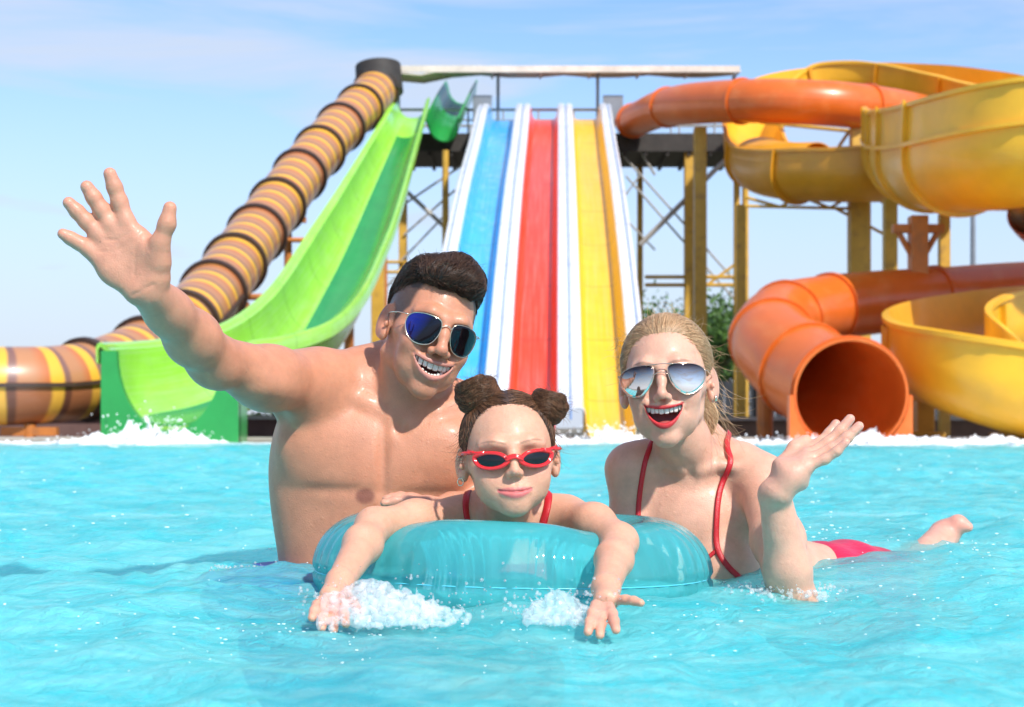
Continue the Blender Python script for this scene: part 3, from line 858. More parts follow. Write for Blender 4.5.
def hedge(px0, px1, Y, h, label, name='hedge', seed=1, col=(.05, .10, .02)):
    rg = np.random.default_rng(seed); xa, xb = at(px0, 0, Y)[0], at(px1, 0, Y)[0]
    n = int((xb - xa) * 260)
    c = np.stack([rg.uniform(xa, xb, n), Y + rg.normal(0, .4, n), np.abs(rg.beta(2, 1.3, n)) * h], 1)
    c[:, 2] *= .8 + .25 * np.sin(c[:, 0] * 1.7) * np.sin(c[:, 0] * .6 + 1)
    return leaves(name, c, .10, rg, leaf_material(col), None, label, 'hedge')
def leaf_material(col):
    m, n, l, b = mat('leaf')
    tc = n.new('ShaderNodeTexCoord'); nz = n.new('ShaderNodeTexNoise'); nz.inputs['Scale'].default_value = 1.3; nz.inputs['Detail'].default_value = 4
    l.new(tc.outputs['Object'], nz.inputs['Vector'])
    cr = n.new('ShaderNodeValToRGB'); cr.color_ramp.elements[0].color = (*[c * .6 for c in col], 1); cr.color_ramp.elements[1].color = (*[min(1, c * 1.7) for c in col], 1)
    cr.color_ramp.elements[0].position = .35; cr.color_ramp.elements[1].position = .65
    l.new(nz.outputs['Fac'], cr.inputs['Fac']); l.new(cr.outputs[0], b.inputs['Base Color'])
    b.inputs['Roughness'].default_value = .5
    b.inputs['Transmission Weight'].default_value = .0
    return m
def leaves(name, c, size, rg, m, parent, label=None, cat=None):
    n = len(c)
    a = rg.normal(size=(n, 3)); a /= np.linalg.norm(a, axis=1)[:, None]
    b = np.cross(a, rg.normal(size=(n, 3))); b /= np.linalg.norm(b, axis=1)[:, None]
    sz = size * rg.uniform(.5, 1.3, n)[:, None]
    V = np.stack([c - a * sz, c + b * sz * .5, c + a * sz, c - b * sz * .5], 1).reshape(-1, 3)
    V[:, 2] = np.maximum(V[:, 2], .03)
    F = np.arange(4 * n).reshape(n, 4)
    o = link(name, mesh_np(name, V, F), m, parent, False)
    if label: tag(o, label, cat)
    return o
def tree(px, Y, h, r, label, seed, col=(.06, .12, .025)):
    rg = np.random.default_rng(seed); x = at(px, 0, Y)[0]
    root = thing('tree', label, 'tree', 'trees behind the slides')
    b = MB(); top = (x + .2, Y, h * .62); tips = []
    b.bar((x, Y, 0), (x + .1, Y, h * .4), .16, 9, .11); b.bar((x + .1, Y, h * .4), top, .11, 8, .05)
    for i in range(12):
        a = rg.uniform(0, 6.28); z0 = h * rg.uniform(.3, .6)
        e = (x + math.cos(a) * r * .7, Y + math.sin(a) * r * .7, z0 + h * rg.uniform(.1, .35)); b.bar((x + .08, Y, z0), e, .05, 6, .015); tips.append(e)
    b.build('trunk', plain('bark', (.12, .08, .05), .9, .3, 5), root)
    cl = []
    for i in range(34):
        e = tips[i % 12] if i < 24 else (x, Y, h * .7)
        cc = np.array(e) + rg.normal(0, .33, 3) * r
        cc[2] = min(max(cc[2], h * .25), h * .93)
        cl.append(cc + rg.normal(size=(150, 3)) * rg.uniform(.16, .34) * r * .8)
    c = np.concatenate(cl); leaves('crown', c, .13, rg, leaf_material(col), root)
for (px, Y, h, r, lb, sd, col) in ((706, 62, 5.6, 1.9, 'leafy green tree between the two ochre columns', 3, (.06, .13, .02)), (733, 66, 4.6, 1.6, 'smaller dark tree beside the twin ochre column', 4, (.04, .09, .02)),
        (1045, 72, 4.5, 2.2, 'distant tree behind the yellow U-turn slide', 5, (.05, .1, .02)), (300, 75, 2.6, 1.6, 'low tree behind the green slide', 6, (.05, .10, .02))):
    tree(px, Y, h, r, lb, sd, col)
hedge(-260, 300, 44, .85, 'olive hedge behind the maroon wall at the far left', seed=8, col=(.10, .14, .05))
hedge(640, 1300, 50, .7, 'low olive hedge in front of the dark board fence', seed=9, col=(.12, .13, .04))
# ============================================================ sculpting on a signed distance grid
def axis(lo, hi, h, fine):
    """coordinates from lo to hi, step h, finer inside the (lo, hi, h) spans"""
    out = [lo]; x = lo
    while x < hi:
        st = h
        for a, b, f in fine:
            if a <= x <= b: st = min(st, f)
            elif x < a: st = min(st, max(f, (a - x) * .5))
            elif x > b: st = min(st, max(f, f + (x - b) * .25))
        x += st; out.append(x)
    return np.array(out, np.float32)

def smin(a, b, k):
    if k <= 0: return np.minimum(a, b)
    h = np.maximum(k - np.abs(a - b), 0) / k
    return np.minimum(a, b) - h * h * k * .25

class Field:
    def __init__(s, ax):
        s.ax = ax; s.F = np.full([len(a) for a in ax], 1.0, np.float32)
    def sl(s, lo, hi):
        r = []
        for a, l, h in zip(s.ax, lo, hi):
            i, j = int(np.searchsorted(a, l)), int(np.searchsorted(a, h))
            r.append(slice(max(i - 1, 0), min(j + 1, len(a))))
        return tuple(r)
    def op(s, lo, hi, fn, k=.01, mode='+', M=None, sc=1.0, pad=None):
        """apply primitive fn(x,y,z) whose local box is lo..hi, in frame M"""
        pad = (k * 1.2 + .012) if pad is None else pad
        lo = np.array(lo, float) - pad / sc; hi = np.array(hi, float) + pad / sc
        if M is not None:
            cs = np.array([[x, y, z, 1] for x in (lo[0], hi[0]) for y in (lo[1], hi[1]) for z in (lo[2], hi[2])]) @ np.array(M).T
            wlo, whi = cs[:, :3].min(0), cs[:, :3].max(0)
        else: wlo, whi = lo, hi
        q = s.sl(wlo, whi)
        if any(a.stop - a.start < 2 for a in q): return
        X = s.ax[0][q[0]][:, None, None]; Y = s.ax[1][q[1]][None, :, None]; Z = s.ax[2][q[2]][None, None, :]
        if M is not None:
            I = np.array(M.inverted()).astype(np.float32)
            x = I[0, 0] * X + I[0, 1] * Y + I[0, 2] * Z + I[0, 3]
            y = I[1, 0] * X + I[1, 1] * Y + I[1, 2] * Z + I[1, 3]
            z = I[2, 0] * X + I[2, 1] * Y + I[2, 2] * Z + I[2, 3]
        else: x, y, z = X, Y, Z
        d = (fn(x, y, z) * sc).astype(np.float32)
        A = s.F[q]
        if mode == '+': s.F[q] = smin(A, d, k)
        elif mode == '-': s.F[q] = -smin(-A, d, k)
        elif mode == '&': s.F[q] = -smin(-A, -d, k)
        elif mode == 'add': s.F[q] = A + d
    # ---- primitives
    def ell(s, c, r, k=.01, mode='+', M=None, sc=1.0, rot=None):
        c = np.array(c, float); r = np.array(r, float)
        R = np.array(Euler([rad(a) for a in rot]).to_matrix()) if rot is not None else None
        ext = np.full(3, r.max()) if R is not None else r
        def f(x, y, z):
            x = x - c[0]; y = y - c[1]; z = z - c[2]
            if R is not None:
                x, y, z = (R[0, 0] * x + R[1, 0] * y + R[2, 0] * z, R[0, 1] * x + R[1, 1] * y + R[2, 1] * z, R[0, 2] * x + R[1, 2] * y + R[2, 2] * z)
            a = (x / r[0]) ** 2; b = (y / r[1]) ** 2; e = (z / r[2]) ** 2
            k0 = np.sqrt(a + b + e); k1 = np.sqrt(a / r[0] ** 2 + b / r[1] ** 2 + e / r[2] ** 2) + 1e-6
            return k0 * (k0 - 1) / k1
        s.op(c - ext, c + ext, f, k, mode, M, sc)
    def limb(s, pts, rs, k=.01, mode='+', M=None, sc=1.0, flat=None):
        """chain of tapering capsules; flat=(axis, factor) squeezes the section along axis"""
        for i in range(len(pts) - 1):
            a = np.array(pts[i], float); b = np.array(pts[i + 1], float); r1, r2 = rs[i], rs[i + 1]
            ba = b - a; L2 = max((ba ** 2).sum(), 1e-9)
            if flat is not None:
                n = np.array(flat[0], float); n /= np.linalg.norm(n); fl = flat[1]
            def f(x, y, z):
                px, py, pz = x - a[0], y - a[1], z - a[2]
                t = np.clip((px * ba[0] + py * ba[1] + pz * ba[2]) / L2, 0, 1)
                qx, qy, qz = px - t * ba[0], py - t * ba[1], pz - t * ba[2]
                r = r1 + (r2 - r1) * t
                d2 = qx * qx + qy * qy + qz * qz
                if flat is not None:
                    dn = qx * n[0] + qy * n[1] + qz * n[2]
                    d2 = d2 + dn * dn * (1 / fl ** 2 - 1)
                    return (np.sqrt(d2) - r) * (fl + 1) / 2 if fl < 1 else np.sqrt(d2) - r
                return np.sqrt(d2) - r
            R_ = max(r1, r2)
            s.op(np.minimum(a, b) - R_, np.maximum(a, b) + R_, f, k, mode, M, sc)
    def bump(s, c, r, amt, M=None, rot=None):
        """push the surface out by amt (in for negative) with a gaussian of radii r"""
        c = np.array(c, float); r = np.array(r, float)
        R = np.array(Euler([rad(a) for a in rot]).to_matrix()) if rot is not None else None
        ext = (np.full(3, r.max()) if R is not None else r) * 2.2
        def f(x, y, z):
            x = x - c[0]; y = y - c[1]; z = z - c[2]
            if R is not None:
                x, y, z = (R[0, 0] * x + R[1, 0] * y + R[2, 0] * z, R[0, 1] * x + R[1, 1] * y + R[2, 1] * z, R[0, 2] * x + R[1, 2] * y + R[2, 2] * z)
            q = (x / r[0]) ** 2 + (y / r[1]) ** 2 + (z / r[2]) ** 2
            return -amt * np.exp(-q)
        s.op(c - ext, c + ext, f, 0, 'add', M, 1.0, 0.0)
    def crease(s, pts, w_, amt, M=None):
        P = np.array(pts, float)
        for i in range(len(P) - 1):
            n = max(2, int(np.linalg.norm(P[i + 1] - P[i]) / (w_ * .8)))
            for t in np.linspace(0, 1, n, endpoint=(i == len(P) - 2)):
                s.bump(P[i] + (P[i + 1] - P[i]) * t, (w_,) * 3, amt * .62, M)
    def sample(s, P):
        P = np.atleast_2d(P); f = []
        for k in range(3):
            a = s.ax[k]; i = np.clip(np.searchsorted(a, P[:, k]) - 1, 0, len(a) - 2)
            f.append((i, (P[:, k] - a[i]) / (a[i + 1] - a[i])))
        (i, u), (j, v), (l, w_) = f; F = s.F
        r = 0
        for di, wu in ((0, 1 - u), (1, u)):
            for dj, wv in ((0, 1 - v), (1, v)):
                for dl, ww in ((0, 1 - w_), (1, w_)): r = r + F[i + di, j + dj, l + dl] * wu * wv * ww
        return r
    def trace(s, px, py, y0, y1, off=.002):
        """where the sight line of a photo pixel meets this body, lifted off its skin by off"""
        ys = np.arange(y0, y1, .0008); P = np.stack([(px - 512) / FPX * ys, ys, CAMH - (py - HY) / FPX * ys], 1)
        v = s.sample(P); k = np.nonzero(v < 0)[0]
        if len(k) == 0: return None
        p = P[k[0]]; e = .002
        g = np.array([s.sample(p + np.eye(3)[i] * e)[0] - s.sample(p - np.eye(3)[i] * e)[0] for i in range(3)]); g /= np.linalg.norm(g) + 1e-9
        return p + g * off, g
    def lift(s, p, off=.002, it=3):
        """move a point to the surface of the body plus off"""
        p = np.array(p, float)
        for _ in range(it):
            e = .003
            g = np.array([s.sample(p + np.eye(3)[i] * e)[0] - s.sample(p - np.eye(3)[i] * e)[0] for i in range(3)]) / (2 * e)
            n = np.linalg.norm(g) + 1e-9; p = p - (s.sample(p)[0] - off) * g / (n * n)
        return p
    def mesh(s):
        F = s.F; ins = F < 0
        c = ins[:-1, :-1, :-1].astype(np.uint8)
        for dx, dy, dz in ((1, 0, 0), (0, 1, 0), (0, 0, 1), (1, 1, 0), (1, 0, 1), (0, 1, 1), (1, 1, 1)):
            c = c + ins[dx:ins.shape[0] - 1 + dx, dy:ins.shape[1] - 1 + dy, dz:ins.shape[2] - 1 + dz]
        act = (c > 0) & (c < 8); del c
        I, J, K = np.nonzero(act)
        n = len(I); idx = {}
        ids = np.full(act.shape, -1, np.int32); ids[I, J, K] = np.arange(n)
        ax = s.ax; acc = np.zeros((n, 3)); cnt = np.zeros(n)
        for a in range(3):
            o = [b for b in range(3) if b != a]
            for u in (0, 1):
                for v in (0, 1):
                    d0 = [0, 0, 0]; d0[o[0]] = u; d0[o[1]] = v; d1 = list(d0); d1[a] = 1
                    f0 = F[I + d0[0], J + d0[1], K + d0[2]]; f1 = F[I + d1[0], J + d1[1], K + d1[2]]
                    m = (f0 < 0) != (f1 < 0)
                    t = np.where(m, f0 / np.where(m, f0 - f1, 1), 0)
                    p0 = np.stack([ax[0][I + d0[0]], ax[1][J + d0[1]], ax[2][K + d0[2]]], 1); p1 = np.stack([ax[0][I + d1[0]], ax[1][J + d1[1]], ax[2][K + d1[2]]], 1)
                    p = p0 + (p1 - p0) * t[:, None]
                    acc += p * m[:, None]; cnt += m
        V = acc / cnt[:, None]
        Q = []
        for a in range(3):
            f0 = [slice(None)] * 3; f1 = [slice(None)] * 3; f0[a] = slice(0, -1); f1[a] = slice(1, None)
            A, B = ins[tuple(f0)], ins[tuple(f1)]
            i, j, k = np.nonzero(A != B); sgn = A[i, j, k]
            q = [i, j, k]; o = [(a + 1) % 3, (a + 2) % 3]
            ok = (q[o[0]] > 0) & (q[o[1]] > 0) & (q[o[0]] < ids.shape[o[0]]) & (q[o[1]] < ids.shape[o[1]])
            q = [z_[ok] for z_ in q]; sgn = sgn[ok]
            def g(u, v):
                r = [z_.copy() for z_ in q]; r[o[0]] -= u; r[o[1]] -= v; return ids[r[0], r[1], r[2]]
            quad = np.stack([g(1, 1), g(0, 1), g(0, 0), g(1, 0)], 1)
            quad[~sgn] = quad[~sgn][:, ::-1]; Q.append(quad)
        Q = np.concatenate(Q); Q = Q[(Q >= 0).all(1)]
        return V, Q

def smooth_mesh(V, Q, it=1, lam=.4):
    E = np.concatenate([Q[:, [0, 1]], Q[:, [1, 2]], Q[:, [2, 3]], Q[:, [3, 0]]])
    for _ in range(it):
        S = np.zeros_like(V); n = np.zeros(len(V))
        for a, b in ((0, 1), (1, 0)):
            for k in range(3): S[:, k] += np.bincount(E[:, a], V[E[:, b], k], len(V))
            n += np.bincount(E[:, a], minlength=len(V))
        V = V + (S / n[:, None] - V) * lam
    return V

def set_col(me, C):
    at_ = me.color_attributes.new('Col', 'FLOAT_COLOR', 'POINT')
    D = np.ones((len(C), 4), np.float32); D[:, :3] = C
    at_.data.foreach_set('color', D.ravel())

def body_mesh(name, field, m, parent, paint, it=1):
    V, Q = field.mesh(); V = smooth_mesh(V, Q, it)
    me = mesh_np(name, V, Q); set_col(me, paint(V))
    return link(name, me, m, parent), V, Q

def to_local(V, M):
    I = np.array(M.inverted()); return V @ I[:3, :3].T + I[:3, 3]
def gs(P, c, r):
    return np.exp(-(((P - np.array(c)) / np.array(r)) ** 2).sum(1))
def blend(C, w_, col): return C * (1 - w_[:, None]) + np.array(col) * w_[:, None]
def step(x, a, b):
    t = np.clip((x - a) / (b - a), 0, 1); return t * t * (3 - 2 * t)

def skin_material(name, wet=.15, rough=.42, drops=.5):
    m, n, l, b = mat(name)
    at_ = n.new('ShaderNodeAttribute'); at_.attribute_name = 'Col'
    tc = n.new('ShaderNodeTexCoord')
    n1 = n.new('ShaderNodeTexNoise'); n1.inputs['Scale'].default_value = 38; n1.inputs['Detail'].default_value = 5; n1.inputs['Roughness'].default_value = .7
    l.new(tc.outputs['Object'], n1.inputs['Vector'])
    mr = n.new('ShaderNodeMapRange'); mr.inputs['From Min'].default_value = .3; mr.inputs['From Max'].default_value = .7; mr.inputs['To Min'].default_value = .88; mr.inputs['To Max'].default_value = 1.10
    l.new(n1.outputs['Fac'], mr.inputs['Value'])
    vm = n.new('ShaderNodeVectorMath'); vm.operation = 'SCALE'; l.new(at_.outputs['Color'], vm.inputs[0]); l.new(mr.outputs[0], vm.inputs['Scale'])
    # faint ruddy mottling
    n3 = n.new('ShaderNodeTexNoise'); n3.inputs['Scale'].default_value = 9; n3.inputs['Detail'].default_value = 3; l.new(tc.outputs['Object'], n3.inputs['Vector'])
    m3 = n.new('ShaderNodeMapRange'); m3.inputs['From Min'].default_value = .35; m3.inputs['From Max'].default_value = .7; m3.inputs['To Max'].default_value = .22
    l.new(n3.outputs['Fac'], m3.inputs['Value'])
    mu = n.new('ShaderNodeMix'); mu.data_type = 'RGBA'; mu.blend_type = 'MULTIPLY'; l.new(m3.outputs[0], mu.inputs['Factor']); l.new(vm.outputs[0], mu.inputs[6]); mu.inputs[7].default_value = (1.0, .78, .74, 1)
    l.new(mu.outputs[2], b.inputs['Base Color'])
    b.inputs['Roughness'].default_value = rough
    b.inputs['Specular IOR Level'].default_value = .42
    b.inputs['Subsurface Weight'].default_value = .30; b.inputs['Subsurface Radius'].default_value = (1, .36, .18); b.inputs['Subsurface Scale'].default_value = .012
    b.inputs['Coat Weight'].default_value = wet; b.inputs['Coat Roughness'].default_value = .18
    # small moles and freckles, water drops left on wet skin
    vf = n.new('ShaderNodeTexVoronoi'); vf.inputs['Scale'].default_value = 13; l.new(tc.outputs['Object'], vf.inputs['Vector'])
    vs_ = n.new('ShaderNodeMapRange'); vs_.inputs['From Min'].default_value = .014; vs_.inputs['From Max'].default_value = .026; vs_.inputs['To Min'].default_value = .45; vs_.inputs['To Max'].default_value = 0
    l.new(vf.outputs['Distance'], vs_.inputs['Value'])
    mf = n.new('ShaderNodeMix'); mf.data_type = 'RGBA'; l.new(vs_.outputs[0], mf.inputs['Factor']); l.new(mu.outputs[2], mf.inputs[6]); mf.inputs[7].default_value = (.22, .09, .05, 1)
    l.new(mf.outputs[2], b.inputs['Base Color'])
    vd = n.new('ShaderNodeTexVoronoi'); vd.inputs['Scale'].default_value = 75; l.new(tc.outputs['Object'], vd.inputs['Vector'])
    vm2 = n.new('ShaderNodeMapRange'); vm2.inputs['From Min'].default_value = .12; vm2.inputs['From Max'].default_value = .26; vm2.inputs['To Min'].default_value = drops; vm2.inputs['To Max'].default_value = 0; vm2.interpolation_type = 'SMOOTHSTEP'
    l.new(vd.outputs['Distance'], vm2.inputs['Value'])
    n2 = n.new('ShaderNodeTexNoise'); n2.inputs['Scale'].default_value = 420; n2.inputs['Detail'].default_value = 3; l.new(tc.outputs['Object'], n2.inputs['Vector'])
    ad = n.new('ShaderNodeMath'); ad.operation = 'MULTIPLY_ADD'; l.new(n1.outputs['Fac'], ad.inputs[0]); ad.inputs[1].default_value = .8; l.new(n2.outputs['Fac'], ad.inputs[2])
    ad2 = n.new('ShaderNodeMath'); ad2.operation = 'ADD'; l.new(ad.outputs[0], ad2.inputs[0]); l.new(vm2.outputs[0], ad2.inputs[1])
    bp = n.new('ShaderNodeBump'); bp.inputs['Strength'].default_value = .30; bp.inputs['Distance'].default_value = .0018
    l.new(ad2.outputs[0], bp.inputs['Height']); l.new(bp.outputs['Normal'], b.inputs['Normal'])
    return m

# ------------------------------------------------------------ a head
class Head:
    """face looks along local -y, z up; adult metres, scaled by sx, sy, sz"""
    def __init__(s, loc, yaw=0, roll=0, pitch=0, sc=(1, 1, 1), **o):
        R = Matrix.Rotation(rad(roll), 4, 'Y') @ Matrix.Rotation(rad(yaw), 4, 'Z') @ Matrix.Rotation(rad(-pitch), 4, 'X')
        s.M = Matrix.Translation(loc) @ R @ Matrix.Diagonal((*sc, 1)); s.k = (sc[0] * sc[1] * sc[2]) ** (1 / 3); s.o = o; s.R = R
    def w(s, x, y, z): return np.array(s.M @ Vector((x, y, z)))
    def build(s, F):
        M, k_, o = s.M, s.k, s.o
        fem = o.get('fem', 0); kid = o.get('kid', 0)
        def E(c, r, k=.01, mode='+', rot=None, both=False):
            F.ell(c, r, k, mode, M, k_, rot)
            if both: F.ell((-c[0], c[1], c[2]), r, k, mode, M, k_, None if rot is None else (rot[0], -rot[1], -rot[2]))
        def L(p, r, k=.01, mode='+', both=False, flat=None):
            F.limb(p, r, k, mode, M, k_, flat)
            if both: F.limb([(-a, b, c) for a, b, c in p], r, k, mode, M, k_, None if flat is None else ((-flat[0][0], flat[0][1], flat[0][2]), flat[1]))
        def B(c, r, a, both=False, rot=None):
            F.bump(c, r, a, M, rot)
            if both: F.bump((-c[0], c[1], c[2]), r, a, M, None if rot is None else (rot[0], -rot[1], -rot[2]))
        jw = o.get('jaw', 1.0); dr = o.get('drop', 0.0)
        E((0, .016, .034), (.0735, .093, .081), .01)
        E((0, .045, .0), (.062, .058, .066), .02)
        E((0, -.024, -.008), (.0600, .0575, .074), .02)
        L([(.055 * jw, .012, -.022), (.0455 * jw, .004, -.053), (.027 * jw, -.036, -.079 - dr * .7), (.0085, -.064, -.096 - dr)], [.011, .011, .011, .0105], .015, both=True)
        E((0, -.0625, -.0930 - dr), (.0165 * (1 - .15 * fem), .0145, .0135), .022)
        E((0, -.034, -.060 - dr * .5), (.038 * jw, .045, .040 + dr * .5), .018)
        E((0, -.060, -.058), (.031, .027, .028), .016)
        sm = o.get('smile', 0); ck = o.get('cheek', 1.0)
        E((.0335, -.0450, -.054 - dr * .4), (.0235 * ck, .0270 * ck, .032 + dr * .4), .016, both=True)
        E((.039 + .002 * sm, -.059 - .002 * sm, -.030 + .003 * sm), (.020, .019 + .002 * sm, .020), .016, both=True)
        E((.0555, -.030, -.012), (.012, .028, .012), .014, both=True)          # cheekbones
        br = .0095 if not (fem or kid) else .007
        L([(.008, -.080, .021), (.027, -.0785, .025), (.047, -.062, .022)], [br, br, br * .8], .014, both=True)
        E((.031, -.099, .003), (.0195, .0165, .0125), .012, '-', both=True)
        E((.031, -.0665, .002), (.0150, .0135, .0115), .004, both=True)
        B((.031, -.083, .0005), (.012, .006, .0013), -.0012, both=True)      # closed lid line
        # nose
        nw = o.get('nose', 1.0)
        nz = o.get('nz', 0.0); nq = o.get('np', 0.0)
        L([(0, -.0805, .017), (0, -.092 + nq * .5, -.004 + nz * .5), (0, -.102 + nq, -.025 + nz)], [.0062 * nw, .0070 * nw, .0078 * nw], .012)
        E((0, -.1035 + nq, -.0300 + nz), (.0092 * nw, .0088, .0080), .007)
        E((.0118 * nw, -.0925 + nq * .5, -.0335 + nz), (.0066 * nw, .0090, .0066), .006, both=True)
        E((.0062 * nw, -.1000 + nq * .8, -.0400 + nz), (.0034 * nw, .0048, .0028), .0025, '-', both=True)
        B((0, -.088, -.046), (.004, .006, .006), -.0012)                      # philtrum
        if sm and o.get("crease", 1):
            for t in np.linspace(0, 1, 9):
                B((.0185 + .0165 * t ** .8, -.083 + .012 * t, -.0335 - .022 * t), (.0034, .008, .0038), -.0011 * sm, both=True)
        # ears
        E((.0785, .013, -.004), (.0065, .0185, .0305), .006, rot=(8, 0, -24), both=True)
        E((.0760, .006, -.026), (.0065, .009, .011), .006, both=True)
        E((.0865, .008, -.001), (.0055, .0100, .0175), .003, '-', rot=(8, 0, -24), both=True)
        E((.0815, .004, -.009), (.006, .006, .0075), .003, '-', both=True)
        E((.0795, -.004, -.009), (.004, .0035, .0055), .004, both=True)
        for t in np.linspace(-.4, 2.6, 9): B((.0875, .011 - .008 * math.cos(t), .004 + .017 * math.sin(t)), (.004, .0035, .0035), -.0016, both=True)
        # mouth
        w_, z0, cu, hu, hl = o['mouth']
        s.mp = (w_, z0, cu, hu, hl); y0 = o.get('my', -.0885)
        ru, rl = o.get('lips', (.0036, .0046))
        def q_(x): return np.clip((x / w_) ** 2, 0, 1.3)
        def d2(x, z):
            q = q_(x); zc = z0 + cu * q
            g = np.maximum(1 - q, 0) ** o.get('round', 1.0) - np.maximum(q - 1, 0)
            return np.maximum(z - (zc + hu * (1 - q)), (zc - hl * g) - z)
        def ys(x): return y0 + 9.5 * x * x
        s.d2, s.ys = d2, ys
        lo = (-w_ - .008, y0 - .012, z0 - hl - .012); hi = (w_ + .008, y0 + .03, z0 + cu + hu + .012)
        if hl > .004:
            # fullness behind the lips
            F.op(lo, hi, lambda x, y, z: np.sqrt(np.maximum(d2(x, z), 0) ** 2 + (y - ys(x) - .006) ** 2 + np.maximum(np.abs(x) - w_, 0) ** 2) - .0065, .010, '+', M, k_)
            F.op((-w_, -.11, z0 - hl), (w_, -.05, z0 + cu + hu), lambda x, y, z: np.maximum(np.maximum(d2(x, z) + .0005, y + .055), np.abs(x) - w_), .003, '-', M, k_)
            def lip(x, y, z):
                q = q_(x); zc = z0 + cu * q; up = z > zc - hl * .35 * (1 - q)
                r = np.where(up, ru, rl) * (1 - .55 * q) * (np.abs(x) < w_ * 1.12)
                ex = np.maximum(np.abs(x) - w_, 0)
                return np.sqrt(d2(x, z) ** 2 + (y - ys(x) - np.where(up, 0, .0008)) ** 2 + ex ** 2) - r
            F.op(lo, hi, lip, .004, '+', M, k_)
            s.lip = lip
        else:
            def lip(x, y, z):
                q = q_(x); zc = z0 + cu * q
                r = np.where(z > zc, ru * (1 - .16 * np.exp(-(x / .003) ** 2)), rl) * (1 - .60 * q)
                zz = np.where(z > zc, z - zc - r * .75, zc - r * .75 - z)
                return np.sqrt(np.minimum(np.abs(zz), 1) ** 2 + (y - ys(x) - .0005) ** 2 + np.maximum(np.abs(x) - w_, 0) ** 2) - np.maximum(r, .0005)
            F.op(lo, hi, lip, .005, '+', M, k_)
            for t in np.linspace(-1, 1, 25): B((t * w_, ys(t * w_) - .004, z0 + cu * t * t), (.0022, .006, .0011), -.0018)
            s.lip = lip
        for sg in (-1, 1): B((sg * (w_ + .001), ys(w_) - .001, z0 + cu), (.003, .005, .003), -.0018)
    def paint(s, V, C):
        P = to_local(V, s.M); o = s.o
        near = (np.abs(P[:, 0]) < .12) & (np.abs(P[:, 1]) < .13) & (P[:, 2] > -.13) & (P[:, 2] < .14)
        front = step(-P[:, 1], .0, .04) * near
        bl = o.get('blush', .3); rc = o.get('blushcol', (.62, .22, .16))
        for sg in (-1, 1): C = blend(C, gs(P, (sg * .043, -.065, -.026), (.022, .04, .018)) * bl * front, rc)
        C = blend(C, gs(P, (0, -.105, -.03), (.012, .02, .012)) * bl * .7 * near, rc)
        for sg in (-1, 1): C = blend(C, gs(P, (sg * .08, .01, -.004), (.015, .02, .03)) * .3 * near, (.60, .22, .15))
        w_, z0, cu, hu, hl = s.mp
        x, y, z = P[:, 0], P[:, 1], P[:, 2]
        m = near & (np.abs(x) < w_ * 1.15) & (y < -.06) & (z < z0 + .02) & (z > z0 - hl - .02)
        dl = np.where(m, s.lip(x, y, z), 1)
        C = blend(C, (1 - step(dl, .0006, .0020)) * m, o.get('lipcol', (.5, .2, .17)))
        if hl > .004:
            q = np.clip((x / w_) ** 2, 0, 1.3)
            inside = near & (s.d2(x, z) < .001) & (y > s.ys(x) + .0035) & (y < -.03) & (np.abs(x) < w_)
            C = blend(C, inside.astype(float), (.30, .045, .04))
        br = o.get('brow')
        if br:
            col, th, st = br
            for sg in (-1, 1):
                xx = x * sg; zc = .0215 + .006 * np.sin(np.clip((xx - .010) / .042, 0, 1) * 2.3) + o.get('browz', 0)
                t = th * (1 - .5 * np.clip((xx - .02) / .03, 0, 1))
                m2 = (1 - step(np.abs(z - zc), t * .5, t)) * step(xx, .008, .014) * (1 - step(xx, .044, .054)) * front * (y < -.03)
                C = blend(C, m2 * st, col)
        return C

def cap_edge(HF, line, lz, d=.006, w_=.022):
    # the cap of hair dives under the skin at the hairline
    t = np.clip((lz - line) / w_, 0, 1); t = t * t * (3 - 2 * t)
    HF.F = np.maximum(HF.F + d * (1 - t), line - .004 - lz).astype(np.float32)

def rbox(MBo, c, d, M, n=5, p=3.0, rot=0):
    """a softly rounded block (a tooth) as a superellipsoid"""
    vs = []; fs = []; nu, nv = 10, 7
    for i in range(nv):
        ph = -math.pi / 2 + math.pi * i / (nv - 1)
        for j in range(nu):
            th = 2 * math.pi * j / nu
            f = lambda v: math.copysign(abs(v) ** (2 / p), v)
            x, y, z = f(math.cos(ph)) * f(math.cos(th)) * d[0], f(math.cos(ph)) * f(math.sin(th)) * d[1], f(math.sin(ph)) * d[2]
            x, y = x * math.cos(rot) - y * math.sin(rot), x * math.sin(rot) + y * math.cos(rot)
            vs.append(tuple(M @ Vector((x + c[0], y + c[1], z + c[2]))))
    for i in range(nv - 1):
        for j in range(nu): fs.append((i * nu + j, i * nu + (j + 1) % nu, (i + 1) * nu + (j + 1) % nu, (i + 1) * nu + j))
    MBo.add(vs, fs)

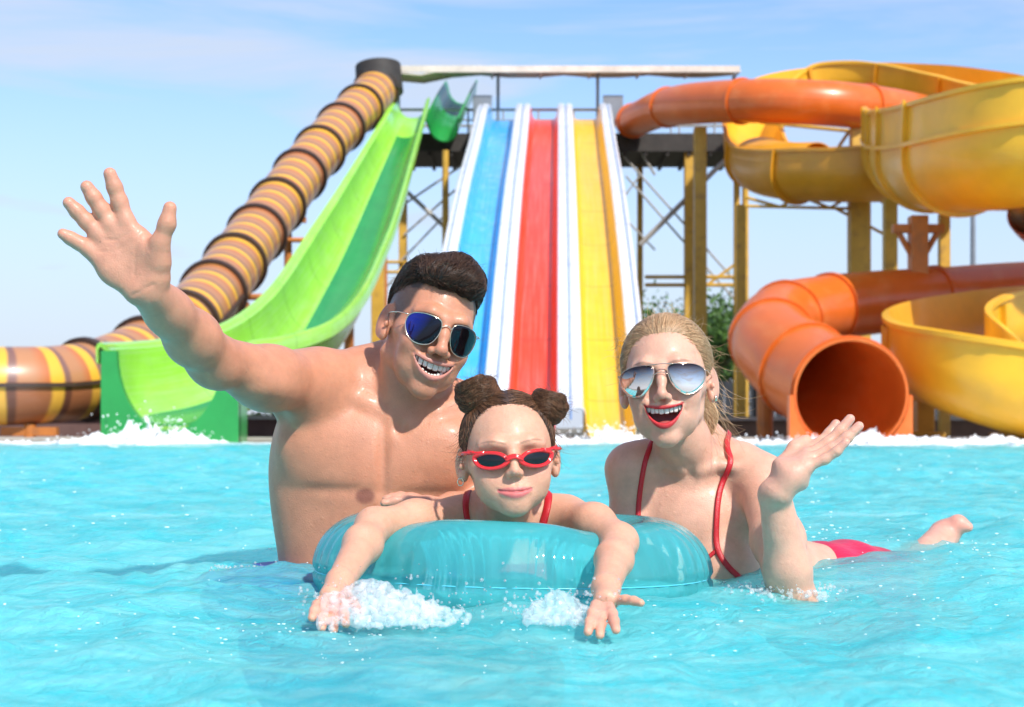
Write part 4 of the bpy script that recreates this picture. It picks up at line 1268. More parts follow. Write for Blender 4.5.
M_teeth = plain('teeth', (.78, .74, .66), .18, .04, 30, coat=.5)
M_gum = plain('gum', (.45, .10, .09), .25, .1, 30, coat=.6)
def teeth(h, parent, upper=.0095, lower=0.0, tongue=False, tk=1.0):
    w_, z0, cu, hu, hl = h.mp
    b = MB(); ws = [t * tk for t in (.0083, .0066, .0074, .0068, .0070, .0074)]
    for sg in (-1, 1):
        x = 0.0
        for i, t in enumerate(ws):
            xc = sg * (x + t / 2); x += t
            q = min((xc / w_) ** 2, 1); zt = z0 + cu * q + hu * (1 - q) + .003
            hh = upper * (1, .92, 1.0, .9, .9, .9)[i]
            rbox(b, (xc, h.ys(0) + .0078 + 12 * xc * xc, zt - hh / 2), (t * .515, .0032, hh / 2 + .001), h.M, rot=2 * 12 * xc, p=4.5)
    b.build('upper_teeth', M_teeth, parent, smooth='all')
    if lower:
        b = MB()
        for sg in (-1, 1):
            x = 0.0
            for i, t in enumerate((.0054, .006, .0066, .0068)):
                xc = sg * (x + t / 2); x += t
                q = min((xc / w_) ** 2, 1); zt = z0 + cu * q - hl * (1 - q)
                rbox(b, (xc, h.ys(0) + .0095 + 18 * xc * xc, zt + lower / 2 - .002), (t * .49, .003, lower / 2 + .002), h.M, rot=2 * 18 * xc)
        b.build('lower_teeth', M_teeth, parent, smooth='all')
    if tongue:
        b = MB(); rbox(b, (0, h.ys(0) + .026, z0 - hl + .004), (.017, .02, .0065), h.M, p=2.2); b.build('tongue', M_gum, parent, smooth='all')

# ------------------------------------------------------------ hair strands
def hair_material(name, c1, c2, rough=.38):
    m, n, l, b = mat(name)
    hi = n.new('ShaderNodeHairInfo'); cr = n.new('ShaderNodeValToRGB')
    cr.color_ramp.elements[0].color = (*c1, 1); cr.color_ramp.elements[1].color = (*c2, 1)
    l.new(hi.outputs['Random'], cr.inputs['Fac']); l.new(cr.outputs[0], b.inputs['Base Color'])
    b.inputs['Roughness'].default_value = rough; b.inputs['Specular IOR Level'].default_value = .3
    b.inputs['Anisotropic'].default_value = .0
    return m
def strands(name, curves, radius, m, parent, tip=.3):
    """curves: (n, k, 3)"""
    n, k = curves.shape[:2]
    h = bpy.data.hair_curves.new(name); h.add_curves([k] * n)
    h.attributes['position'].data.foreach_set('vector', curves.astype(np.float32).ravel())
    r = h.attributes.get('radius') or h.attributes.new('radius', 'FLOAT', 'POINT')
    t = np.linspace(0, 1, k); rr = radius * (1 - (1 - tip) * t ** 2)
    r.data.foreach_set('value', np.tile(rr, n).astype(np.float32))
    o = bpy.data.objects.new(name, h); COL.objects.link(o); h.materials.append(m)
    if parent is not None: o.parent = parent
    return o
def vnormals(V, Q):
    n = np.cross(V[Q[:, 2]] - V[Q[:, 0]], V[Q[:, 3]] - V[Q[:, 1]])
    N = np.zeros_like(V)
    for i in range(4):
        for k in range(3): N[:, k] += np.bincount(Q[:, i], n[:, k], len(V))
    return N / (np.linalg.norm(N, axis=1)[:, None] + 1e-12)
def comb(V, Q, fieldfn, flow, n, length, seg, seed, lift=.0006, jitter=.12, keep=None, wave=0.0):
    """strands that start on a hair volume's surface and follow flow(P) along it"""
    rg = np.random.default_rng(seed); N = vnormals(V, Q)
    idx = np.arange(len(V)) if keep is None else np.nonzero(keep)[0]
    i = rg.choice(idx, n); P = V[i] + rg.normal(0, .0012, (n, 3)); out = [P.copy()]
    L = length * rg.uniform(.6, 1.25, n)[:, None] / seg
    J = rg.normal(0, jitter, (n, 3)); off = lift * rg.uniform(-.5, 2.5, n)
    e = .002
    for s_ in range(seg):
        D = flow(P) + J; D /= np.linalg.norm(D, axis=1)[:, None] + 1e-9
        if wave: D = D + wave * np.sin(s_ * 1.3 + i[:, None] * .7) * J / jitter
        P = P + D * L
        d = fieldfn(P); g = np.stack([fieldfn(P + np.eye(3)[a] * e) - fieldfn(P - np.eye(3)[a] * e) for a in range(3)], 1)
        g /= np.linalg.norm(g, axis=1)[:, None] + 1e-9
        P = P - g * np.clip(d - off, -.01, .006)[:, None] * .8
        out.append(P.copy())
    return np.stack(out, 1)

# ------------------------------------------------------------ eyewear
def outline(pts, n=64):
    """smooth closed curve through (x, z) corner points"""
    P = np.array(pts + pts[:3], float); out = []
    m = len(pts)
    for i in range(m):
        a, b, c, d = P[i], P[i + 1], P[i + 2], P[(i + 3) % m] if i + 3 >= len(P) else P[i + 3]
        for t in np.linspace(0, 1, n // m, endpoint=False):
            out.append(.5 * (2 * b + (c - a) * t + (2 * a - 5 * b + 4 * c - d) * t * t + (3 * b - a - 3 * c + d) * t ** 3))
    return np.array(out)
def eyewear(h, label, pts0, y0, curve, fr, M_frame, M_lens, ear, hinge, bridge, brow=None, plastic=0.0, lens_tilt=0.0, dz=0.0, wings=None):
    root = thing('sunglasses', label, 'sunglasses')
    pts = [(x, z + dz) for x, z in pts0]; hinge = (hinge[0], hinge[1] + dz); bridge = [[(x, z + dz) for x, z in br] for br in bridge]
    def W(x, y, z): return tuple(h.M @ Vector((x, y, z)))
    yy = lambda x, z: y0 + curve * x * x + lens_tilt * z
    O = outline(pts)
    b = MB()
    for sg in (-1, 1):
        lp = [W(sg * x, yy(x, z), z) for x, z in O]
        if plastic:
            b.line([W(sg * (x + (x - O[:, 0].mean()) * plastic), yy(x, z), z + (z - O[:, 1].mean()) * plastic * .8) for x, z in O], fr, 8, closed=True)
            b.line([W(sg * x, yy(x, z) - .0004, z) for x, z in O], fr * .8, 8, closed=True)
        else: b.line(lp, fr, 8, closed=True)
    for br in bridge:
        q = catmull([(x, 0, z) for x, z in br], 12)[0]
        b.line([W(x, yy(x, z) - .0015, z) for x, _, z in q], fr * 1.0, 8)
    if wings:
        for sg in (-1, 1): b.line([W(sg * x, yy(x, z) - .001, z + dz) for x, z in wings], fr * 1.25, 8, taper=lambda t: 1 - .55 * t)
    fo = b.build('frame', M_frame, root, smooth='all')
    for sg in (-1, 1):
        hx, hz = hinge
        b = MB()
        b.line([W(sg * (hx - .004), yy(hx, hz), hz), W(sg * (hx + .004), yy(hx, hz) + .002, hz), W(sg * (ear[0] - .002), yy(hx, hz) + .02, hz + .0), W(sg * ear[0], ear[1] - .02, ear[2] + .003), W(sg * ear[0], ear[1], ear[2]), W(sg * (ear[0] - .003), ear[1] + .022, ear[2] - .004)],
               fr * (1.0 if not plastic else 1.1), 8)
        b.build('temple', M_frame, root, smooth='all')
        # lens: rings shrinking to the middle, slightly domed
        c = O.mean(0); vs = []; fs = []; n = len(O); R_ = 7
        for k in range(R_):
            t = 1 - k / R_
            for x, z in O:
                xx, zz = c[0] + (x - c[0]) * t, c[1] + (z - c[1]) * t
                vs.append(W(sg * xx, yy(xx, zz) - .0022 * (1 - t * t), zz))
        vs.append(W(sg * c[0], yy(c[0], c[1]) - .0022, c[1]))
        for k in range(R_ - 1):
            for j in range(n): fs.append((k * n + j, k * n + (j + 1) % n, (k + 1) * n + (j + 1) % n, (k + 1) * n + j))
        for j in range(n): fs.append(((R_ - 1) * n + j, (R_ - 1) * n + (j + 1) % n, R_ * n))
        b = MB(); b.add(vs, fs); o = b.build('lens', M_lens, root, smooth='all')
        sm_ = o.modifiers.new('s', 'SOLIDIFY'); sm_.thickness = .0012; sm_.offset = 0
    return root
def lens_material(name, top, bot, h, z0, z1, metal=.85, rough=.04, spec=.5, ax=(0, 0, 1)):
    """mirror glass whose base colour carries a graded tone of its reflections, along ax"""
    m, n, l, b = mat(name)
    tc = n.new('ShaderNodeTexCoord'); vt = n.new('ShaderNodeVectorMath'); vt.operation = 'DOT_PRODUCT'
    up = (h.R @ Vector(ax)).normalized(); c = h.M @ Vector((0, 0, 0))
    l.new(tc.outputs['Object'], vt.inputs[0]); vt.inputs[1].default_value = tuple(up)
    mr = n.new('ShaderNodeMapRange'); mr.inputs['From Min'].default_value = c.dot(up) + z0; mr.inputs['From Max'].default_value = c.dot(up) + z1
    l.new(vt.outputs['Value'], mr.inputs['Value'])
    mx = n.new('ShaderNodeMix'); mx.data_type = 'RGBA'; mx.inputs[6].default_value = (*bot, 1); mx.inputs[7].default_value = (*top, 1)
    l.new(mr.outputs[0], mx.inputs['Factor']); l.new(mx.outputs[2], b.inputs['Base Color'])
    b.inputs['Metallic'].default_value = metal; b.inputs['Roughness'].default_value = rough
    b.inputs['Coat Weight'].default_value = spec; b.inputs['Coat Roughness'].default_value = .02
    return m

def strays(name, V, Q, M, keep, n, length, radius, m, parent, seed, up=(0, 0, 1), rise=.5):
    """single hairs that lift off the hair volume"""
    rg = np.random.default_rng(seed); N = vnormals(V, Q); idx = np.nonzero(keep)[0]; i = rg.choice(idx, n)
    P = V[i].copy(); D = N[i] * rise + rg.normal(0, .55, (n, 3)) + np.array(up) * .25; out = [P.copy()]; cu = rg.normal(0, .35, (n, 3))
    L = length * rg.uniform(.3, 1.2, n)[:, None] / 7
    for k in range(7):
        D = D / np.linalg.norm(D, axis=1)[:, None]; P = P + D * L; D = D + cu * .45 - np.array((0, 0, .10)); out.append(P.copy())
    return strands(name, np.stack(out, 1), radius, m, parent)
# ============================================================ people
def A(px, py, Y): return np.array(at(px, py, Y))

def finger(F, pts, r, k=.006):
    """one finger: knuckle, two joints, tip; slight swelling at the joints"""
    P = [np.array(p) for p in pts]
    rr = [r * 1.15, r * 1.04, r * .98, r * .86]
    F.limb(P[:4], rr, k)
def bent(base, tip, sag, n=3, f=(.44, .74)):
    """three-phalanx chain from base to tip bowed by sag"""
    b, t, s = np.array(base), np.array(tip), np.array(sag)
    return [b, b + (t - b) * f[0] + s, b + (t - b) * f[1] + s * .85, t]

def build_man():
    root = thing('person', 'smiling shirtless man with dark swept hair waving one raised hand, blue swim shorts', 'person')
    F = Field([axis(-.74, .10, .0038, [(-.66, -.46, .0017), (-.26, -.02, .0018)]),
               axis(2.06, 2.86, .0038, [(2.10, 2.24, .0017), (2.46, 2.62, .0018)]),
               axis(-1.14, .72, .0065, [(-.06, .30, .0040), (.30, .66, .0018)])])
    H = Head(A(429, 332, 2.60), yaw=20, roll=17.5, pitch=2, sc=(.95, .96, 1.0), smile=1.0, jaw=.95,
             mouth=(.0375, -.0510, .0065, .0000, .0245), round=.7, lips=(.0032, .0044), browz=-.007, cheek=1.0, lipcol=(.52, .22, .17), blush=.35, nose=1.15, my=-.0905,
             brow=((.05, .028, .02), .0042, .9))
    Y = 2.67
    # trunk
    F.ell(A(379, 478, Y + .02), (.152, .108, .215), .03)
    F.limb([A(374, 480, Y), A(370, 560, Y + .01), A(368, 640, Y + .01)], [.144, .143, .155], .04, flat=((0, 1, 0), .70))
    F.ell(A(307, 470, Y + .01), (.060, .075, .135), .05)
    F.ell(A(452, 475, Y + .02), (.062, .075, .135), .05)
    # pectorals
    F.ell(A(334, 446, Y - .054), (.088, .044, .066), .045, rot=(0, 12, 8))
    F.ell(A(430, 452, Y - .054), (.082, .044, .064), .045, rot=(0, -12, -8))
    # shoulders and neck
    F.limb([A(402, 402, Y - .01), A(352, 386, Y - .01), A(322, 390, Y - .03)], [.050, .048, .058], .04)
    F.limb([A(402, 402, Y - .01), A(446, 410, Y), A(468, 428, Y + .01)], [.046, .044, .048], .04)
    F.limb([A(370, 372, Y + .01), A(410, 352, Y + .03)], [.035, .04], .04)
    nb = A(404, 412, Y - .02); ht = H.w(0, .022, -.04)
    F.limb([nb, (nb + ht) / 2 + np.array((.0, .006, 0)), ht], [.055, .051, .050], .022)
    F.limb([A(316, 390, Y - .035), A(300, 390, Y - .06)], [.064, .058], .03)
    # raised arm: deltoid, upper arm, elbow, forearm, wrist
    sh = A(314, 386, 2.62); el = A(212, 359, 2.38); wr = A(148, 290, 2.185)
    F.limb([sh, sh + (el - sh) * .45 + np.array((0, 0, -.004)), el], [.057, .046, .037], .03)
    F.ell(sh + (el - sh) * .5 + np.array((0, 0, -.022)), (.042, .07, .026), .04)
    F.limb([el, el + (wr - el) * .32, el + (wr - el) * .7, wr], [.037, .039, .031, .0248], .02)
    F.ell(el + np.array((.008, .01, -.018)), (.022, .022, .02), .03)
    F.limb([wr + (el - wr) * .22, wr], [.027, .0235], .012, flat=((.2, 1, 0), .80))
    # hand, palm to the camera
    hy = 2.175
    def h(px, py, d=0): return A(px, py, hy + d)
    kn = [(126, 221), (111, 225), (98, 234), (89, 249)]
    for (kx, ky), wx in zip(kn, ((158, 276), (150, 280), (142, 286), (134, 292))):
        F.limb([h(*wx, .004), h((kx + wx[0]) / 2, (ky + wx[1]) / 2, .004), h(kx, ky, -.002)], [.0140, .0145, .0118], .012)
    F.limb([h(156, 276, .002), h(157, 254, -.006)], [.0150, .0155], .016)      # thenar
    F.ell(h(112, 268, -.004), (.018, .010, .026), .012, rot=(0, -25, 0))          # hypothenar
    F.ell(h(130, 250, .002), (.030, .0125, .030), .015)
    for (b_, t_, r) in (((126, 221), (110, 174), .0106), ((111, 225), (87, 187), .0106), ((98, 234), (69, 203), .0101), ((89, 249), (63, 234), .0090)):
        finger(F, bent(h(*b_), h(*t_, -.012), (0, .001, 0), f=(.42, .72)), r, .006)
    F.limb([h(160, 262, -.006), h(160, 243, -.014), h(167, 224, -.020), h(170, 208, -.022)], [.0155, .0125, .0112, .0092], .008)
    F.limb([h(156, 255, 0), h(140, 238, .002)], [.012, .010], .014)              # web to the index
    F.bump(h(126, 254, -.018), (.016, .014, .020), -.0025)                        # hollow of the palm
    for line in (((104, 240), (118, 240), (131, 232)), ((100, 252), (116, 252), (134, 240), (142, 232)), ((146, 240), (136, 252), (134, 276))):
        F.crease([h(*p_, -.012) for p_ in line], .0024, -.0008)
    for (b_, t_) in (((126, 221), (110, 174)), ((111, 225), (87, 187)), ((98, 234), (69, 203)), ((89, 249), (63, 234))):
        for f_ in (.06, .40, .70):
            c = h(b_[0] + (t_[0] - b_[0]) * f_, b_[1] + (t_[1] - b_[1]) * f_, -.010)
            d = np.array((t_[1] - b_[1], t_[0] - b_[0]), float); d /= np.linalg.norm(d)
            F.crease([c + np.array((-d[0], 0, -d[1])) * .006, c + np.array((d[0], 0, d[1])) * .006], .0020, -.00022)
    F.crease([wr + np.array((-.018, -.022, -.010)), wr + np.array((.014, -.024, .006))], .0022, -.0012)
    # other arm, round behind the girl, its fingers show above the ring
    s2 = A(474, 420, 2.68); e2 = A(498, 512, 2.66); w2 = A(452, 508, 2.50)
    F.limb([s2, e2], [.055, .042], .03); F.limb([e2, w2], [.040, .027], .02)
    F.limb([w2, A(428, 503, 2.46)], [.024, .020], .012, flat=((0, 0, 1), .62))
    for i, (tx, ty, dy) in enumerate(((384, 503, .0), (386, 499, .02), (391, 497, .04), (398, 499, .055))):
        finger(F, bent(A(426 + i, 502, 2.445 + dy * .8), A(tx, ty, 2.43 + dy), (0, 0, .003)), .0078, .005)
    # collar bones, breast bone, ribs, sterno-mastoids
    F.limb([A(398, 424, Y - .072), A(366, 404, Y - .068), A(335, 388, Y - .060)], [.0085, .0075, .008], .02)
    F.limb([A(408, 426, Y - .072), A(436, 412, Y - .066), A(462, 402, Y - .045)], [.0085, .0075, .008], .02)
    F.bump(A(402, 428, Y - .085), (.012, .02, .014), -.007)
    F.limb([H.w(-.055, .02, -.05), A(397, 420, Y - .062)], [.014, .010], .016)
    F.limb([H.w(.055, .02, -.05), A(409, 421, Y - .062)], [.014, .010], .016)
    F.bump(A(383, 460, Y - .10), (.010, .04, .06), -.007)
    F.bump(A(335, 490, Y - .10), (.07, .04, .010), -.004)
    F.bump(A(430, 494, Y - .10), (.07, .04, .010), -.004)
    F.bump(A(372, 560, Y - .10), (.010, .04, .07), -.004)
    F.bump(A(283, 412, Y - .09), (.018, .05, .022), -.010)
    # hips and legs, under water
    for sg, x in ((-1, 320), (1, 420)):
        F.limb([A(x, 640, Y), A(x + sg * 6, 780, Y - .02), A(x + sg * 6, 910, Y + .01), A(x + sg * 8, 1070, Y + .03), A(x + sg * 8, 1100, Y - .09)], [.092, .072, .056, .040, .035], .03)
    H.build(F)
    M_skin = skin_material('man skin', .08, .48, .45)
    base = (.56, .245, .142)
    def paint(V):
        C = np.tile(np.array(base), (len(V), 1))
        # stubble on the jaw and the clipped side of the head
        P = to_local(V, H.M)
        jaw = gs(P, (0, -.045, -.085), (.065, .05, .032)); C = blend(C, jaw * .28, (.30, .20, .16))
        mou = gs(P, (0, -.10, -.047), (.022, .02, .006)); C = blend(C, mou * .22, (.30, .20, .16))
        near = (np.abs(P[:, 0]) < .1) & (P[:, 2] > -.06) & (P[:, 2] < .13) & (np.abs(P[:, 1]) < .14)
        # hairline: above zf at the front, behind the ear line at the side
        zf = .066; side = near * step(P[:, 2] + .0 * P[:, 1], -.012, .006) * step(P[:, 1] - np.clip(.028 - P[:, 2], 0, .03) * 1.0, -.050, -.040) * (np.abs(P[:, 0]) > .03)
        C = blend(C, side * .93, (.055, .038, .030))
        for c_, r in ((F.trace(365, 496, 2.3, 2.8, 0)[0], .0180), (A(436, 500, Y - .108), .0125)):
            C = blend(C, 1 - step(np.linalg.norm((V - c_) * np.array((1, .3, 1.25)), axis=1), r * .6, r * 1.15), (.27, .10, .065))
        # pinker palms, elbow and knuckles
        C = blend(C, gs(V, h(115, 240), (.10, .10, .12)) * .45, (.66, .33, .24))
        for t_ in ((110, 174), (87, 187), (69, 203), (63, 234), (170, 208)):
            C = blend(C, gs(V, h(*t_, -.012), (.012, .02, .012)) * .35, (.70, .30, .23))
        C = blend(C, gs(V, A(400, 500, 2.44), (.07, .05, .03)) * .4, (.74, .45, .36))
        return H.paint(V, C)
    body, V, Q = body_mesh('body', F, M_skin, root, paint)
    teeth(H, body, .0145, .0065, tk=1.18)
    # shorts
    G = Field([axis(-.60, .06, .006, []), axis(2.28, 2.90, .006, []), axis(-.50, .03, .006, [])])
    G.limb([A(358, 583, Y), A(360, 612, Y)], [.215, .205], .02, flat=((0, 1, 0), .72))
    for x in (-1, 1): G.limb([A(368 + x * 46, 620, Y), A(368 + x * 54, 655, Y - .01)], [.115, .120], .03)
    G.op((-.8, 2.3, -.012), (.3, 3, .2), lambda x, y, z: (z + .008 + .010 * np.sin(x * 22) - .0 * y) * 1.0 + 0 * x + 0 * y, .004, '&', None, 1.0, .02) if False else None
    G.ell(A(268, 590, 2.46) + np.array((0, 0, -.012)), (.105, .115, .052), .03)
    F2 = G.F; z = G.ax[2][None, None, :]; x = G.ax[0][:, None, None]
    G.F = np.maximum(F2, z + .002 + .004 * np.sin(x * 19)).astype(np.float32)
    V2, Q2 = G.mesh(); V2 = smooth_mesh(V2, Q2, 1)
    link('swim_shorts', mesh_np('swim_shorts', V2, Q2), plain('blue swim cloth', (.010, .045, .42), .45, .25, 9, .2, 60), root)
    # hair: a swept volume over the crown with a raised front
    HF = Field([axis(*(lambda c: (c - .14, c + .14))(H.w(0, 0, 0)[0]), .0022, []), axis(*(lambda c: (c - .16, c + .16))(H.w(0, 0, 0)[1]), .0022, []), axis(*(lambda c: (c - .04, c + .19))(H.w(0, 0, 0)[2]), .0022, [])])
    M = H.M
    HF.ell((0, .020, .046), (.0755, .092, .078), .01, '+', M)
    HF.limb([(-.052, -.050, .082), (-.020, -.066, .092), (.020, -.068, .093), (.042, -.052, .082)], [.014, .016, .018, .016], .022, '+', M)
    HF.limb([(-.045, -.01, .096), (.01, -.03, .106), (.045, -.01, .102)], [.018, .021, .020], .03, '+', M)
    HF.limb([(-.035, .05, .092), (.03, .05, .096)], [.018, .018], .03, '+', M)
    # keep only what lies above the hairline
    I = np.array(M.inverted()); X, Yg, Z = np.meshgrid(*HF.ax, indexing='ij')
    lx = I[0, 0] * X + I[0, 1] * Yg + I[0, 2] * Z + I[0, 3]; ly = I[1, 0] * X + I[1, 1] * Yg + I[1, 2] * Z + I[1, 3]; lz = I[2, 0] * X + I[2, 1] * Yg + I[2, 2] * Z + I[2, 3]
    line = .070 - .016 * np.clip((ly + .04) / .06, 0, 1) * np.clip((np.abs(lx) - .05) / .02, 0, 1) + .004 * np.sin(lx * 300) * .4
    line = line + .012 * np.clip((np.abs(lx) - .035) / .02, 0, 1) * (ly < -.03) - .055 * np.clip((ly - .03) / .05, 0, 1)
    cap_edge(HF, line, lz, .005, .012)
    V3, Q3 = HF.mesh(); V3 = smooth_mesh(V3, Q3, 2)
    hm = link('hair', mesh_np('hair', V3, Q3), plain('dark hair root', (.020, .012, .009), .6, .2, 60), root)
    Rm = np.array(H.R)[:3, :3]
    def flow(P):
        L = to_local(P, M)
        d = np.zeros_like(L)
        front = step(-L[:, 1], .01, .07)
        d[:, 0] = .55 + .25 * np.sin(L[:, 1] * 40) + L[:, 0] * 4 * (1 - front)
        d[:, 1] = .75 - .25 * front
        d[:, 2] = .8 * front - .55 * step(np.abs(L[:, 0]), .045, .07) - .5 * step(L[:, 1], .03, .09)
        sd = step(-L[:, 2], -.075, -.04) * (1 - front); d[:, 2] -= sd * .8
        return d @ Rm.T
    Lc = to_local(V3, M); keep = Lc[:, 2] > .01
    S1 = comb(V3, Q3, HF.sample, flow, 15000, .030, 7, 3, .0020, .24, keep)
    strands('hair_strands', S1, .00034, hair_material('dark brown hair', (.014, .008, .006), (.105, .050, .028), .32), hm)
    strays('stray_hairs', V3, Q3, M, keep, 420, .020, .00022, bpy.data.materials['dark brown hair'], hm, 21)
    return root, F, H
MAN, MAN_F, MAN_H = build_man()

M_gold = plain('pale gold wire', (.75, .62, .48), .22, .05, 30, metal=1.0)
eyewear(MAN_H, "gold wire sunglasses with blue-black mirrored lenses, worn by the waving man", [(.0100, .006), (.018, .0140), (.042, .0160), (.060, .010), (.0645, -.006), (.056, -.026), (.040, -.0335), (.021, -.029), (.0110, -.012)],
        -.0975, 7.0, .0010, M_gold, lens_material('blue mirror lens', (.004, .004, .012), (.035, .05, .50), MAN_H, -.066, -.030, .8, .05, ax=(1, 0, -.35)), (.0785, .012, .008), (.064, .008), [[(-.0105, .002), (0, .007), (.0105, .002)]], dz=.004)  # blue outer edge is a reflection put into the lens colour
def ribbon(F, pix, y0, y1, w_, t_, off=.0018, n=40, over=None):
    """a strap laid on a body along photo pixels; returns sections (left, right) on the skin"""
    P = catmull([(a, 0, b) for a, b in pix], n)[0]; out = []
    for a, _, b in P:
        q = F.trace(a, b, y0, y1, off)
        if q is not None: out.append(q)
    C = [q[0] for q in out]; N = [q[1] for q in out]
    if over:      # carry the strap over the shoulder and down the back
        p = C[0]; pre = []
        for t in np.linspace(.1, 1, 10):
            q = F.lift(p + np.array((over[0] * t, .075 * t, over[1] * math.sin(t * 2.4))), off, 5)
            e = .003; g = np.array([F.sample(q + np.eye(3)[i] * e)[0] - F.sample(q - np.eye(3)[i] * e)[0] for i in range(3)]); pre.append((q, g / (np.linalg.norm(g) + 1e-9)))
        C = [a for a, _ in pre[::-1]] + C; N = [a for _, a in pre[::-1]] + N
    C = np.array(C); N = np.array(N)
    return strip(C, N, w_, t_)
def strip(C, N, w_, t_):
    C = C.copy()
    for _ in range(3): C[1:-1] = (C[:-2] + 2 * C[1:-1] + C[2:]) / 4
    T = np.gradient(C, axis=0); T /= np.linalg.norm(T, axis=1)[:, None]
    S = np.cross(T, N); S /= np.linalg.norm(S, axis=1)[:, None]; N = np.cross(S, T)
    w_ = np.broadcast_to(np.asarray(w_, float), (len(C),))[:, None]
    prof = [(-1, 0), (-.7, .9), (0, 1.1), (.7, .9), (1, 0), (0, -.6)]
    V = np.concatenate([np.stack([C[i] + S[i] * a * w_[i] * .5 + N[i] * b * t_ for a, b in prof]) for i in range(len(C))])
    k = len(prof); F = [(i * k + j, i * k + (j + 1) % k, (i + 1) * k + (j + 1) % k, (i + 1) * k + j) for i in range(len(C) - 1) for j in range(k)]
    F.append(tuple(range(k))[::-1]); F.append(tuple((len(C) - 1) * k + j for j in range(k)))
    return V, F
def cloth_piece(name, parts, m, parent):
    b = MB()
    for V, F in parts: b.add([tuple(v) for v in V], F)
    return b.build(name, m, parent, smooth='all')

M_redcloth = plain('red swim cloth', (.52, .012, .020), .42, .15, 40, .15, 400)

def build_woman():
    root = thing('person', 'laughing blonde woman in red bikini holding one open palm up beside the swim ring', 'person')
    F = Field([axis(.10, 1.02, .0040, [(.17, .35, .0018), (.36, .52, .0022)]),
               axis(2.12, 3.45, .0045, [(2.14, 2.30, .0022), (2.36, 2.58, .0018)]),
               axis(-.50, .46, .0060, [(-.05, .17, .0035), (.10, .26, .0022), (.17, .44, .0018)])])
    H = Head(A(667, 384, 2.50), yaw=-11, roll=-4, pitch=6, sc=(.92, .93, .94), smile=.9, fem=1, jaw=.92, drop=.001, cheek=1.0,
             mouth=(.0325, -.0500, .0070, .0005, .0295), round=.6, lips=(.0028, .0046), lipcol=(.56, .035, .040), blush=.35, nose=.88, my=-.0895,
             brow=((.20, .12, .075), .0030, .6))
    Y = 2.62
    # trunk leans back and to the right, hips afloat behind
    nb = A(694, 462, Y - .05); chest = A(698, 520, Y); hip = A(838, 582, 2.88) + np.array((0, 0, .006))
    F.ell(A(696, 530, Y), (.110, .085, .135), .03, rot=(10, -8, 0))
    F.limb([A(698, 530, Y), (chest + hip) / 2 + np.array((-.02, 0, -.05)), hip + np.array((0, 0, -.05))], [.095, .085, .105], .04)
    F.ell(hip + np.array((.02, .0, -.045)), (.11, .13, .085), .04)
    for x, dz in ((664, 0), (728, 0)): F.ell(A(x, 574, Y - .075), (.055, .045, .055), .03)
    # shoulders
    F.limb([A(690, 458, Y - .02), A(652, 462, Y - .03), A(632, 468, Y - .03)], [.036, .032, .036], .03)
    F.limb([A(700, 458, Y - .02), A(740, 466, Y - .04), A(762, 480, Y - .07)], [.036, .034, .040], .03)
    F.limb([A(668, 450, Y), A(700, 436, Y), A(728, 456, Y)], [.020, .026, .020], .035)
    ht = H.w(0, .020, -.045)
    F.limb([nb, (nb + ht) / 2, ht], [.044, .040, .041], .02)
    # arm behind the ring (picture left)
    F.limb([A(630, 470, Y - .03), A(630, 530, Y - .03), A(640, 600, Y - .10)], [.037, .032, .028], .03)
    # raised forearm (picture right)
    el = A(794, 604, 2.27); wr = A(775, 500, 2.225)
    F.limb([A(762, 482, Y - .07), A(778, 540, 2.42), el], [.040, .038, .033], .025)
    F.ell(A(748, 520, Y - .05), (.03, .03, .04), .03)
    F.limb([el, el + (wr - el) * .35, wr], [.032, .0325, .0200], .015)
    F.limb([wr + (el - wr) * .3, wr + np.array((0, 0, .004))], [.022, .0195], .01)
    hy = 2.215
    def h(px, py, d=0): return A(px, py, hy + d)
    # palm seen from its edge, fingers rising to the right
    W_ = h(776, 492)
    for i, (kx, ky, kd) in enumerate(((806, 452, .036), (808, 456, .018), (808, 461, .0), (806, 467, -.016))):
        F.limb([W_ + np.array((-.006 + i * .004, .010 - i * .007, 0)), h((776 + kx) / 2, (488 + ky) / 2, kd * .8), h(kx, ky, kd)], [.0125, .0130, .0098], .018)
    F.ell(h(790, 474, .008), (.030, .030, .014), .012, rot=(0, 40, 0))
    tips = ((836, 424, .050), (850, 419, .024), (859, 426, -.002), (846, 442, -.028))
    for i, ((kx, ky, kd), t_) in enumerate(zip(((806, 452, .036), (808, 456, .018), (808, 461, .0), (806, 467, -.016)), tips)):
        r_ = (.0082, .0084, .0080, .0068)[i]
        finger(F, bent(h(kx, ky, kd), h(*t_), (0.002, 0, -.0045), f=(.44, .74)), r_, .005)
    F.limb([h(779, 484, .012), h(782, 466, .030), h(795, 447, .042), h(806, 440, .050)], [.0130, .0115, .0092, .0078], .008)
    # collar bones, throat hollow, sterno-mastoids
    F.limb([A(684, 470, Y - .085), A(664, 463, Y - .068), A(640, 462, Y - .060)], [.007, .0062, .007], .012)
    F.limb([A(697, 470, Y - .085), A(722, 465, Y - .080), A(750, 470, Y - .088)], [.007, .0062, .007], .012)
    F.bump(A(690, 472, Y - .09), (.010, .02, .012), -.005)
    F.limb([H.w(-.048, .02, -.045), A(686, 466, Y - .078)], [.010, .007], .012)
    F.limb([H.w(.048, .02, -.045), A(696, 466, Y - .078)], [.010, .007], .012)
    F.bump(A(771, 535, 2.44), (.010, .02, .02), -.004)
    # legs afloat to the right, one foot out of the water
    k1 = A(905, 556, 3.12) + np.array((0, 0, -.060)); a1 = A(944, 535, 3.33)
    F.limb([hip + np.array((.05, .05, -.05)), k1, a1], [.078, .050, .030], .03)
    F.limb([a1, A(958, 524, 3.31)], [.024, .020], .02); F.limb([A(958, 524, 3.31), A(968, 527, 3.30)], [.016, .011], .01)
